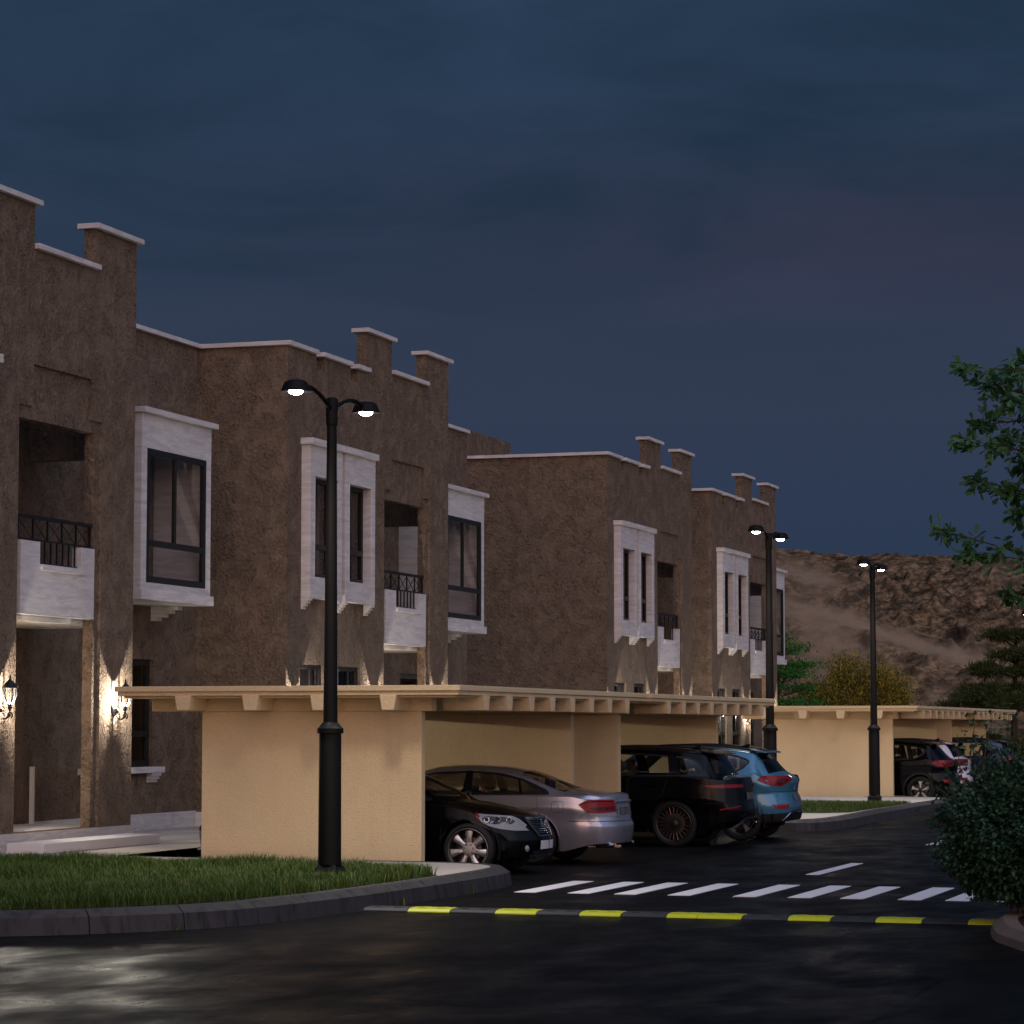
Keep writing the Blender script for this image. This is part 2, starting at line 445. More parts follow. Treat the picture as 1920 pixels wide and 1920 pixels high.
sheet('pavement', in1+[(-16.25, 32.72), (-16.25, 49.5), (-18.3, 49.5), (-24, 49.5)], ZP, M['paving'])
k2 = smoothpts([(-16.3, 49.36), (-12.6, 49.34), (-10.95, 49.35), (-10.5, 49.42), (-10.22, 49.8), (-10.1, 50.5), (-10.06, 52.3), (-10.16, 55.6), (-10.2, 58.7), (-10.2, 61.4), (-10.14, 64.6), (-10.35, 66.0), (-10.9, 66.7), (-11.8, 66.88), (-12.6, 66.9)])
kerb(k2)
sheet('pavement', offs(k2, .24)+[(-16.25, 66.92), (-16.25, 86.5), (-20, 86.5), (-24, 86.5), (-24, 49.505), (-16.3, 49.505)], ZP, M['paving'])
k3 = smoothpts([(-16.3, 86.5), (-11, 86.5), (-10.3, 87.2), (-10.2, 90), (-10.2, 160)])
kerb(k3)
sheet('pavement', offs(k3, .24)+[(-30, 160), (-30, 86.505)], ZP, M['paving'])
# right-hand planter island
kr = smoothpts([(6, 29.8), (0, 29.6), (-1.6, 29.3), (-2.6, 28.8), (-3.25, 28.0), (-3.62, 27.1), (-3.76, 26.4), (-3.54, 24.9), (-3.3, 24.18), (-3.0, 23.45), (-2.4, 22.5), (-1.2, 21.7), (1, 21.4), (6, 21.3)], 18)
kerb(kr, z=.13, mat=M['planter'], joint=.9)
sheet('planting_soil', offs(kr, .24)+[], .10, M['soil'])

# painted markings: worn white thermoplastic
def paint(name, quads):
    mb = MB()
    for x0, x1, y0, y1 in quads: mb.box(x0, x1, y0, y1, 0.001, 0.007)
    return tag(ob(name, mb, M['white_paint']), kind='structure')
paint('crosswalk', [(x, x+.26, 30.25, 32.66) for x in (-9.85, -9.2, -8.64, -8.0, -7.23, -6.6, -6.0, -5.35, -4.82, -4.25)])
paint('lane_marking', [(-7.4, -7.23, 35.03, 38.14), (-7.4, -7.23, 44.5, 47.6), (-7.4, -7.23, 54, 57.1), (-7.4, -7.23, 63.5, 66.6), (-7.4, -7.23, 73, 76), (-7.4, -7.23, 82.5, 85.6)])

# speed hump of bolted rubber pieces
hump = tag(empty('speed_hump', (-7, 26.90, 0)), 'yellow and black rubber speed hump lying across the road before the crosswalk', 'speed hump')
edges = [-10.38, -9.87, -9.4, -8.91, -8.46, -8.0, -7.56, -7.08, -6.76, -6.3, -5.83, -5.4, -4.95, -4.49, -4.04, -3.72]
M['rubber_dark'] = plain('worn_rubber', (.008, .008, .009), .7); M['yellow_pad'] = plain('yellow_pad', (.42, .42, .03), .6)
kinds = 'bybybybyybybyby'
for i, kc in enumerate(kinds):
    x0, x1 = edges[i]+7+.003, edges[i+1]+7-.003
    mb = MB(); prof = [(-.20, .001), (-.195, .014), (-.15, .034), (-.07, .042), (.07, .042), (.15, .034), (.195, .014), (.20, .001)]
    mb.prism(prof, 0, x0, x1)
    s = ob('hump_segment', mb, M['yellow'] if kc == 'y' else M['rubber'], hump, bevel=.004)
    tag(s, 'yellow segment' if kc == 'y' else 'black segment')
    w = x1-x0; pb = MB()
    for fx in (.27, .72):
        for ya in (-.10, .045):
            pb = MB(); pb.box(x0+w*fx-.04, x0+w*fx+.04, ya, ya+.05, .034, .0435); ob('bolt_cover', pb, M['rubber_dark'] if kc == 'b' else M['yellow_pad'], s)

# ------------------------------------------------------------------ houses
XF, XR = -18.12, -19.81
HW = 8.35
def cap_box(mb, x0, x1, y0, y1, z): mb.box(x0, x1, y0, y1, z, z+.075)
def stepped(mb, y0, y1, xw, z, d=.2, h=.2, n=4):
    # corbel: courses that step out from the wall towards the top
    pts = [(xw-.01, z-h)]
    for k in range(n):
        x = xw+d*(k+1)/n; zz = z-h+h*k/n
        pts += [(x, zz), (x, zz+h/n)]
    pts += [(xw-.01, z)]
    mb.prism([(p[0], p[1]) for p in pts], 1, y0, y1)
def window(parent, y0, y1, z0, z1, x, transom, mull=None, glass='glass', name='window', fr=.075, label=None):
    w = MB(); d = .07
    w.box(x, x+d, y0, y0+fr, z0, z1); w.box(x, x+d, y1-fr, y1, z0, z1)
    w.box(x, x+d, y0+fr, y1-fr, z1-fr, z1); w.box(x, x+d, y0+fr, y1-fr, z0, z0+fr)
    if transom: w.box(x+.002, x+d+.004, y0+fr, y1-fr, transom, transom+.1)
    if mull: w.box(x+.004, x+d-.006, mull-.032, mull+.032, (transom+.1) if transom else z0+fr, z1-fr)
    o = ob(name, w, M['frame'], parent, bevel=.006)
    g = MB(); g.add([(x+.03, y0+.02, z0+.02), (x+.03, y1-.02, z0+.02), (x+.03, y1-.02, z1-.02), (x+.03, y0+.02, z1-.02)], [(0,1,2,3)])
    ob('pane', g, M[glass], o)
    return o
def house(Y0, rec_len, bay, label, left_back=-29.0, right_wall=True, cap_len=None):
    H = tag(empty('house', (0, Y0, 0)), label, 'house', 'two storey houses in a row behind the carports')
    PT, LOW = 8.53, 8.66           # parapet tops (under the capping)
    merl = [(3.76, 5.10, 9.28), (7.0, HW, 9.28)]
    slits = [(1.30, 1.66), (2.96, 3.34)]
    def prof(s):
        for a, b, z in merl:
            if a < s < b: return z
        if 5.1 < s < 7.0: return LOW
        for a, b in slits:
            if a < s < b: return 8.28
        return PT
    gw = [(.62, 1.72, 1.05, 3.02), (2.42, 3.50, 1.05, 3.02)]    # ground floor windows
    nb_in = [(.85, 1.95, 4.55, 6.32), (2.5, 3.6, 4.55, 6.32)]
    def fn(s, z):
        if z > prof(s): return None
        for a, b, c, d in gw+nb_in:
            if a < s < b and c < z < d: return None
        if 4.80 < s < 7.10:
            if .47 < z < 3.50: return None          # entrance opening
            if 3.50 < z < 6.24 : return None        # loggia opening (parapet is its own part)
        f = XF
        if (5.12 < s < 6.91 and 6.42 < z < 7.02) or (4.72 < s < 7.27 and .47 < z <= 6.42): f = XF-.045
        return f
    us = [0, HW, 4.8, 7.1, 4.72, 7.27, 5.12, 6.91, 1.3, 1.66, 2.96, 3.34, 3.76, 5.1, 7.0]+[q for w in gw+nb_in for q in w[:2]]
    ws = [.2, .47, 3.5, 6.24, 6.42, 7.02, 8.28, PT, LOW, 9.28]+[q for w in gw+nb_in for q in w[2:]]
    mb = MB()
    facade(mb, us, ws, fn, XF-.2, lambda d, u, w: (d, u, w))
    # side wall towards the camera, back and inner walls, roof deck
    xb = left_back
    mb.box(xb, XF-.2, 0, .2, .2, PT)
    mb.box(xb, xb+.2, .2, 13.9, .2, 8.4)
    mb.box(XR-.02, XF-.2, 4.55, 4.75, .2, 8.4)                # inner side of the left block
    mb.box(xb+.2, XF-.2, .2, 4.55, 8.0, 8.15)
    mb.box(xb+.2, XR-.2, 4.55, 13.9, 8.0, 8.15)
    mb.box(xb+.2, XF-.2, .2, 4.55, 3.3, 3.45)                # first floor slab of the left block
    pass
    # recessed wall with its openings
    bw = (10.2, 12.45, 4.22, 6.36); rw = (10.15, 12.57, 1.27, 3.05)
    def fr(s, z):
        if bay:
            if rw[0] < s < rw[1] and rw[2] < z < rw[3]: return None
        if 5.1 < s < 6.2 and .47 < z < 2.75: return None
        return XR
    r_end = rec_len
    facade(mb, [4.75, r_end, 5.1, 6.2]+([rw[0], rw[1]] if bay else []), [.2, .47, 2.75, 8.53]+([rw[2], rw[3]] if bay else []), fr, XR-.2, lambda d, u, w: (d, u, w))
    if bay: mb.box(XR-2.2, XR-2.05, 9.4, 13.4, .3, 8.0); mb.box(XR-2.05, XR-.2, 9.4, 9.5, .3, 8.0)
    # loggia: side beam, floors, soffit
    mb.box(XR, XF-.2, HW-.2, HW, 5.98, 8.53)
    ob('wall', mb, M['stucco'], H)
    for z0, z1 in ((.2, 3.29), (3.46, 7.99)):
        t = MB(); t.box(XF-1.0, XF-.9, .21, 4.54, z0, z1); ob('room_wall', t, M['interior'], H)
    if r_end > 14.35:
        t = MB(); t.box(xb, XR-.2, r_end-.2, r_end, .2, 8.5); ob('gable_wall', t, M['stucco'], H)
    # soffit of the entrance and floor of the loggia
    t = MB(); t.box(XR, XF-.2, 4.75, HW, 3.42, 3.62); ob('balcony_floor', t, M['stone'], H)
    t = MB(); t.box(XR, XF-.01, 4.8, 7.1, .2, .465); t.box(XR, XF-.2, 7.1, HW, .2, .465); ob('porch_floor', t, M['stone'], H)
    # cappings
    o = .08; caps = []
    for a, b, z in ((-o, 1.24, PT), (1.52, 2.92, PT), (3.2, 3.82, PT), (5.1, 7.03, LOW)): caps.append((XF-.28, XF+o, a, b, z))
    for a, b, z in merl: caps.append((XF-.28, XF+o, a-.08, b+.1, z))
    caps.append((xb, XF-.28, -o, .28, PT))
    c_end = cap_len or r_end
    caps.append((XR-.28, XR+o, HW-.1, c_end-(.08 if r_end < 14.4 else 0), PT))
    for q in caps:
        t = MB(); cap_box(t, *q); ob('parapet_cap', t, M['stone'], H, bevel=.006)
    # plinth
    t = MB()
    t.box(XF, XF+.03, 0, 4.8, .2, .465); t.box(XF, XF+.03, 4.8, HW+.01, .2, .462)
    t.box(XR, XR+.03, HW, r_end-.01, .2, .49)
    t.box(XR-6, XF, -.03, 0, .2, .465)
    ob('plinth', t, M['stone'], H)
    # two narrow stone window bays
    for (a, b), (c, d) in (((.64, 2.14), (.85, 1.95)), ((2.31, 3.79), (2.5, 3.6))):
        t = MB(); X1 = XF+.17
        facade(t, [a, b, c, d], [4.18, 4.55, 6.32, 6.86], lambda u, w: None if c < u < d and 4.55 < w < 6.32 else X1, XF-.02, lambda q, u, w: (q, u, w))
        t.box(XF-.01, X1+.07, a-.05, b+.03, 6.862, 6.975)
        nb = ob('narrow_bay', t, M['stone'], H, bevel=.006)
        for ca, cb in ((a+.001, a+.13), (b-.14, b-.001)):
            t = MB(); stepped(t, ca, cb, XF, 4.178, .165, .2); ob('corbel', t, M['stone'], nb)
        wdo = window(nb, c+.004, d-.004, 4.552, 6.318, XF-.06, 5.06, None, 'dark_glass', 'window_frame')
    # ground floor windows under the bays
    for a, b, c, d in gw:
        window(H, a+.003, b-.003, c+.003, d-.003, XF-.12, 1.7, (a+b)/2+.08, 'dark_glass', 'window')
    # balcony parapet, railing
    t = MB()
    facade(t, [4.86, 7.09, 5.41, 6.68], [3.50, 4.22, 4.53], lambda u, w: None if 5.41 < u < 6.68 and w > 4.22 else XF-.02, XF-.17, lambda q, u, w: (q, u, w))
    t.box(XF-.019, XF+.02, 5.43, 6.78, 4.13, 4.2)
    bp = ob('balcony_parapet', t, M['stone'], H, bevel=.004)
    t = MB(); xr = XF-.09
    t.box(xr-.03, xr+.03, 4.87, 7.085, 4.85, 4.9); t.box(xr-.015, xr+.015, 4.87, 7.085, 4.545, 4.57)
    ys = np.linspace(4.89, 7.07, 6)
    for i, y in enumerate(ys):
        t.box(xr-.012, xr+.012, y-.012, y+.012, 4.57, 4.85)
        if i < 5:
            y2 = ys[i+1]
            t.tube([(xr+.006, y+.012, 4.575), (xr+.006, y2-.012, 4.845)], .009, 4); t.tube([(xr-.012, y+.012, 4.845), (xr-.012, y2-.012, 4.575)], .009, 4)
    for y in np.linspace(5.5, 6.6, 7): t.box(xr-.01, xr+.01, y-.011, y+.011, 4.235, 4.545)
    t.box(xr-.012, xr+.012, 5.42, 6.67, 4.225, 4.243)
    ob('railing', t, M['iron'], bp)
    t = MB(); t.box(XR-.09, XR-.05, 5.1, 6.2, .47, 2.75); dr = ob('door', t, M['door'], H)
    t = MB(); t.tube([(XR-.04, 6.08, 1.3), (XR+.0, 6.08, 1.3), (XR+.0, 6.08, 1.7), (XR-.04, 6.08, 1.7)], .012, 6); ob('door_handle', t, M['iron'], dr)
    if bay:
        X1 = XR+1.0; a, b = 10.02, 12.65
        t = MB()
        facade(t, [a, b, bw[0], bw[1]], [4.1, 4.22, 6.36, 6.91], lambda u, w: None if bw[0] < u < bw[1] and bw[2] < w < bw[3] else X1, X1-.1, lambda q, u, w: (q, u, w))
        t.box(XR, X1-.1, a, a+.1, 4.1, 6.91); t.box(XR, X1-.1, b-.1, b, 4.1, 6.91)
        t.box(XR+.004, X1-.1, a+.1, b-.1, 6.81, 6.905)
        t.box(XR, X1+.05, a-.05, b+.05, 3.94, 4.098)
        t.box(XR, X1+.09, a-.07, b+.11, 6.912, 7.0)
        by = ob('bay_window', t, M['stone'], H, bevel=.006)
        
        for ca in (10.03, 12.48):
            t = MB(); stepped(t, ca, ca+.16, XR, 3.938, .50, .24, 4); ob('corbel', t, M['stone'], by)
        window(by, bw[0]+.003, bw[1]-.003, bw[2]+.003, bw[3]-.003, X1-.06, 4.80, 11.28, 'glass', 'window_frame', fr=.1)
        wo = window(H, rw[0]+.003, rw[1]-.003, rw[2]+.003, rw[3]-.003, XR-.12, 1.76, None, 'dark_glass', 'window', fr=.1)
        t = MB(); t.box(XR-.05, XR+.13, 9.9, 12.82, 1.17, 1.268); si = ob('sill', t, M['stone'], wo)
        for ca in (10.0, 12.38):
            t = MB(); stepped(t, ca, ca+.34, XR, 1.168, .11, .16, 3); ob('sill_corbel', t, M['stone'], H)
    return H
house(28.7, 14.3, True, 'nearest brown house, cut off by the left edge, with white bay window and balcony')
house(43.0, 14.41, True, 'brown house behind the big street lamp, its white narrow bays beside the lamp pole')
H3 = house(62.9, 10.56, False, 'third brown house showing a wide blank side wall above the first carports')
t = MB(); t.box(-27, -24, 67.5-62.9, 73.37-62.9, 8.15, 10.06); ob('roof_room', t, M['stucco'], H3)
house(73.46, 14.3, True, 'farthest brown house, its balcony beside the second tall street lamp')

# white doorstep block and low glass screen of the nearest house
t = MB(); t.box(-17.86, -17.30, 32.75, 36.35, ZP+.001, .365)
tag(ob('doorstep', t, M['white_step'], bevel=.015), 'long low white step on the paving before the nearest house', 'step')
gs = tag(empty('glass_screen', (-19.0, 36.9, .466)), 'low clear glass screen with one white post inside the porch of the nearest house', 'glass screen')
t = MB(); t.box(-.73, -.67, -.03, .03, 0, .86); ob('post', t, M['white_step'], gs)
t = MB(); t.box(-.66, .62, -.006, .006, .03, .84); ob('pane', t, M['glass'], gs)

# ------------------------------------------------------------------ wall lanterns
def make_lantern(loc, label):
    L = tag(empty('wall_lantern', loc), label, 'lantern', 'lit wall lanterns on the house fronts')
    # local: wall at x=0, lantern stands out along +x; z=0 at the candle
    cx = .2
    t = MB(); t.lathe([(.001, 0), (.05, .002), (.058, .012), (.045, .026), (.001, .03)], (0, 0, -.12), 16, axis=0); 
    bp = ob('backplate', t, M['iron'], L, smooth=True); bp.scale = (1, 1, 1.6); bp.location = (0, 0, .072)
    t = MB(); P = []
    for k in range(26):
        a = k/25
        P.append((.03+.17*a, 0, -.13-.10*math.sin(a*math.pi*.9)-.02*a))
    t.tube(P, .014, 6)
    sp = [(cx+.0+.045*(1-k/22)*math.cos(-1.2+k*.42), 0, -.19+.045*(1-k/22)*math.sin(-1.2+k*.42)) for k in range(22)]
    t.tube(sp, .012, 6)
    sp = [(.065+.035*(1-k/22)*math.cos(2.4-k*.42), 0, -.125+.035*(1-k/22)*math.sin(2.4-k*.42)) for k in range(22)]
    t.tube(sp, .011, 6)
    ob('scroll_arm', t, M['iron'], L, smooth=True)
    t = MB(); t.lathe([(.004, -.15), (.018, -.14), (.012, -.12), (.03, -.10), (.038, -.085), (.024, -.07), (.03, -.055), (.03, -.05), (.001, -.049)], (cx, 0, 0), 16)
    t.lathe([(.012, -.05), (.012, -.042), (.001, -.041)], (cx, 0, 0), 10)
    ob('base_cup', t, M['iron'], L, smooth=True)
    t = MB(); t.lathe([(.106, .172), (.112, .19), (.1, .2), (.082, .222), (.045, .262), (.024, .285), (.014, .295), (.02, .31), (.008, .325), (.014, .34), (.002, .36)], (cx, 0, 0), 20)
    ob('cap', t, M['iron'], L, smooth=True)
    t = MB()
    for k in range(6):
        a = k*math.pi/3+.3
        t.tube([(cx+r*math.cos(a), r*math.sin(a), z) for r, z in ((.03, -.05), (.062, -.02), (.088, .05), (.095, .11), (.098, .175))], .0075, 5)
    ob('cage', t, M['iron'], L)
    t = MB(); t.lathe([(.03, -.049), (.059, -.02), (.084, .05), (.091, .11), (.094, .172)], (cx, 0, 0), 24, cap=False)
    ob('glass', t, M['lantern_glass'], L, smooth=True)
    t = MB(); t.ell((cx, 0, -.026), .011, .011, .016, 10, 8); ob('bulb', t, M['candle'], L, smooth=True)
    li = bpy.data.lights.new('lantern_light', 'POINT'); li.energy = 130; li.color = (1, .93, .83); li.shadow_soft_size = .012
    lo = bpy.data.objects.new('lantern_light', li); COL.objects.link(lo); lo.location = (cx, 0, .004); lo.parent = L
    return L
LZ = 2.28
lan0 = make_lantern((XF, 28.7+4.2, LZ), 'lit wall lantern left of the entrance of the nearest house')
for Y0, nm in ((28.7, 'nearest house'), (43.0, 'house behind the big street lamp'), (62.9, 'third house with the blank side wall'), (73.46, 'farthest house')):
    for s, w in ((.35, 'near left corner of the facade'), (4.2, 'left of the entrance'), (7.72, 'right of the entrance')):
        if Y0 < 30:
            if s < 5: continue
        dup(lan0, (XF, Y0+s, LZ), None, 'lit wall lantern %s of the %s' % (w if s > 1 else 'near the left corner', nm))

pl = None
for Y0, nm in ((28.7, 'nearest house'), (43.0, 'house behind the big street lamp'), (62.9, 'third house with the blank side wall'), (73.46, 'farthest house')):
    # a lantern on the inner side wall of each porch lights the jamb, the soffit and the floor
    c = dup(lan0, (-19.05, Y0+4.752, 2.32), R(90), 'orange-glowing lantern inside the porch of the %s' % nm)
    for ch in c.children:
        if ch.type == 'LIGHT':
            if pl is None: pl = ch.data.copy(); pl.energy = 75; pl.color = (1, .74, .45)
            ch.data = pl

# ------------------------------------------------------------------ carports
def make_carport(label):
    C = tag(empty('carport', (0, 0, 0)), label, 'carport', 'beige open carports along the kerb')
    x0, x1, y0, y1 = -16.0, -11.2, -.58, 8.35
    t = MB(); t.box(x0, x1, y0, y1, 2.385, 2.455); t.box(x0+.03, x1-.03, y0+.03, y1-.03, 2.33, 2.385); t.box(x0+.1, x1-.1, y0+.1, y1-.1, 2.30, 2.33)
    ob('roof_slab', t, M['carport'], C, bevel=.008)
    w = MB(); w.box(-15.0, -11.92, 0, .14, 0, 2.13); ob('end_wall', w, M['carport'], C, bevel=.008)
    w = MB(); w.box(-15.0, -11.92, 6.62, 6.76, 0, 2.13); ob('end_wall', w, M['carport'], C, bevel=.008)
    # ring beam on the walls and cross beams
    t = MB(); bx0, bx1, by0, by1 = -15.72, -11.78, -.02, 7.2
    t.box(bx0, bx1, by0, by0+.2, 2.132, 2.3); t.box(bx0, bx1, by1-.2, by1, 2.132, 2.3)
    t.box(bx0, bx0+.2, by0+.2, by1-.2, 2.132, 2.3)
    for y in (1.3, 2.3, 3.3, 4.3, 5.3, 6.55): t.box(bx0+.2, bx1, y, y+.2, 2.134, 2.3)
    ob('beam', t, M['carport'], C, bevel=.006)
    # tapered brackets: four along the end, eight along the street
    for x in (-15.02, -14.07, -13.12, -12.17):
        t = MB(); t.prism([(x-.115, 2.331), (x+.115, 2.331), (x+.08, 2.14), (x-.08, 2.14)], 1, y0+.005, by0); ob('bracket', t, M['carport'], C, bevel=.01)
    for k in range(8):
        y = .52+k*.965
        t = MB(); t.prism([(y-.115, 2.331), (y+.115, 2.331), (y+.08, 2.14), (y-.08, 2.14)], 0, bx1, x1-.005); ob('bracket', t, M['carport'], C, bevel=.01)
    return C
cp = make_carport('nearest beige carport, its lit end wall behind the big street lamp')
cp.location = (0, 32.77, 0)
dup(cp, (0, 42.03, 0), None, 'second beige carport, sheltering the black and the light blue cars')
dup(cp, (0, 66.96, 0), None, 'third beige carport, behind the far lamp post and its grass strip')
dup(cp, (0, 76.27, 0), None, 'farthest beige carport, ending among the pines on the right')

# ------------------------------------------------------------------ street lamps
def make_lamp(loc, label):
    L = tag(empty('street_lamp', loc), label, 'street lamp', 'two-armed black street lamps along the kerb')
    t = MB(); t.lathe([(.20, 0), (.20, .10), (.165, .14), (.13, .17)], n=4); b = ob('base_plate', t, M['lamp_metal'], L, bevel=.01); b.rotation_euler = (0, 0, R(45))
    t = MB(); t.lathe([(.132, .16), (.126, 1.62), (.12, 1.64)], n=24); ob('pedestal', t, M['lamp_metal'], L, smooth=True)
    t = MB(); t.lathe([(.12, 1.63), (.15, 1.635), (.15, 1.69), (.135, 1.70), (.085, 1.76)], n=24); ob('collar', t, M['lamp_metal'], L, smooth=True)
    t = MB(); t.lathe([(.082, 1.74), (.056, 5.20)], n=24); ob('pole', t, M['lamp_metal'], L, smooth=True)
    t = MB(); t.lathe([(.062, 5.13), (.066, 5.14), (.068, 5.16), (.072, 5.34), (.07, 5.40), (.066, 5.44), (.05, 5.455)], n=24); ob('hub', t, M['lamp_metal'], L, smooth=True)
    for s in (-1, 1):
        P = []
        for k in range(15):
            a = k/14
            y = .05+.86*a; z = 5.33+.165*math.sin(min(a*1.3, 1)*math.pi*.5)+(.0 if a < .77 else -.02*(a-.77)/.23)
            P.append((0, s*y, z))
        t = MB(); t.tube(P, .027, 10); A = ob('arm', t, M['lamp_metal'], L, smooth=True)
        t = MB(); t.lathe([(.001, 5.53), (.085, 5.526), (.125, 5.505), (.148, 5.46), (.170, 5.395), (.163, 5.395), (.140, 5.455), (.11, 5.475), (.001, 5.48)], (0, s*1.07, 0), 32, cap=False)
        sh = ob('lamp_shade', t, M['lamp_metal'], L, smooth=True)
        t = MB(); t.ell((0, s*1.07, 5.405), .080, .080, .042, 20, 10); ob('lens', t, M['lens'], sh, smooth=True)
        li = bpy.data.lights.new('lamp_light', 'SPOT'); li.energy = LAMP_W; li.color = (1, .91, .80); li.spot_size = R(116); li.spot_blend = 1.0; li.shadow_soft_size = .35
        lo = bpy.data.objects.new('lamp_light', li); COL.objects.link(lo); lo.location = (0, s*1.07, 5.34); lo.parent = L
    return L
LAMP_W = 500
lp = make_lamp((-11.48, 28.54, ZP), 'big street lamp standing in the grass before the nearest carport')
dup(lp, (-11.48, 51.16, ZP), None, 'street lamp rising behind the light blue car')
dup(lp, (-11.48, 62.06, ZP), None, 'street lamp standing alone before the hill, on the far grass strip')
dup(lp, (-11.48, 90.6, ZP), None, 'far street lamp at the right edge, half hidden by tree leaves')


# ------------------------------------------------------------------ cars
def pch(pts):
    xs = np.array([p[0] for p in pts], float); ys = np.array([p[1] for p in pts], float)
    h = np.diff(xs); d = np.diff(ys)/h; m = np.zeros(len(xs))
    m[0], m[-1] = d[0], d[-1]
    for i in range(1, len(xs)-1):
        m[i] = 0 if d[i-1]*d[i] <= 0 else 2*d[i-1]*d[i]/(d[i-1]+d[i])
    def f(x):
        x = min(max(x, xs[0]), xs[-1]); i = min(max(np.searchsorted(xs, x)-1, 0), len(h)-1)
        t = (x-xs[i])/h[i]; t2 = t*t; t3 = t2*t
        return float((2*t3-3*t2+1)*ys[i]+(t3-2*t2+t)*h[i]*m[i]+(-2*t3+3*t2)*ys[i+1]+(t3-t2)*h[i]*m[i+1])
    return f
def inpoly(x, y, P):
    c = False; n = len(P)
    for i in range(n):
        x1, y1 = P[i]; x2, y2 = P[i-1]
        if (y1 > y) != (y2 > y) and x < (x2-x1)*(y-y1)/(y2-y1)+x1: c = not c
    return c
def dpoly(x, y, P):
    best = 9
    for i in range(len(P)):
        ax, ay = P[i-1]; bx, by = P[i]; dx, dy = bx-ax, by-ay
        t = max(0, min(1, ((x-ax)*dx+(y-ay)*dy)/(dx*dx+dy*dy+1e-12)))
        best = min(best, math.hypot(x-ax-t*dx, y-ay-t*dy))
    return best
def roundpoly(P, r=.04, n=4):
    out = []; m = len(P)
    for i in range(m):
        p = Vector(P[i]); a = Vector(P[i-1]); b = Vector(P[(i+1) % m])
        ra = min(r, (a-p).length*.45, (b-p).length*.45)
        s = p+(a-p).normalized()*ra; e = p+(b-p).normalized()*ra
        for k in range(n+1):
            t = k/n; q = s*(1-t)**2+p*2*t*(1-t)+e*t*t; out.append((q.x, q.y))
    return out
def dense(P, step=.04):
    out = []
    for i in range(len(P)):
        a = Vector(P[i]); b = Vector(P[(i+1) % len(P)]); n = max(1, int((b-a).length/step))
        for k in range(n): q = a.lerp(b, k/n); out.append((q.x, q.y))
    return out
def area(P): return .5*sum(P[i-1][0]*P[i][1]-P[i][0]*P[i-1][1] for i in range(len(P)))
def inset(P, d):
    if area(P) < 0: P = P[::-1]
    out = []; n = len(P)
    for i in range(n):
        a = Vector(P[i-1]); b = Vector(P[(i+1) % n]); t = (b-a).normalized(); out.append((P[i][0]-t.y*d, P[i][1]+t.x*d))
    return P, out

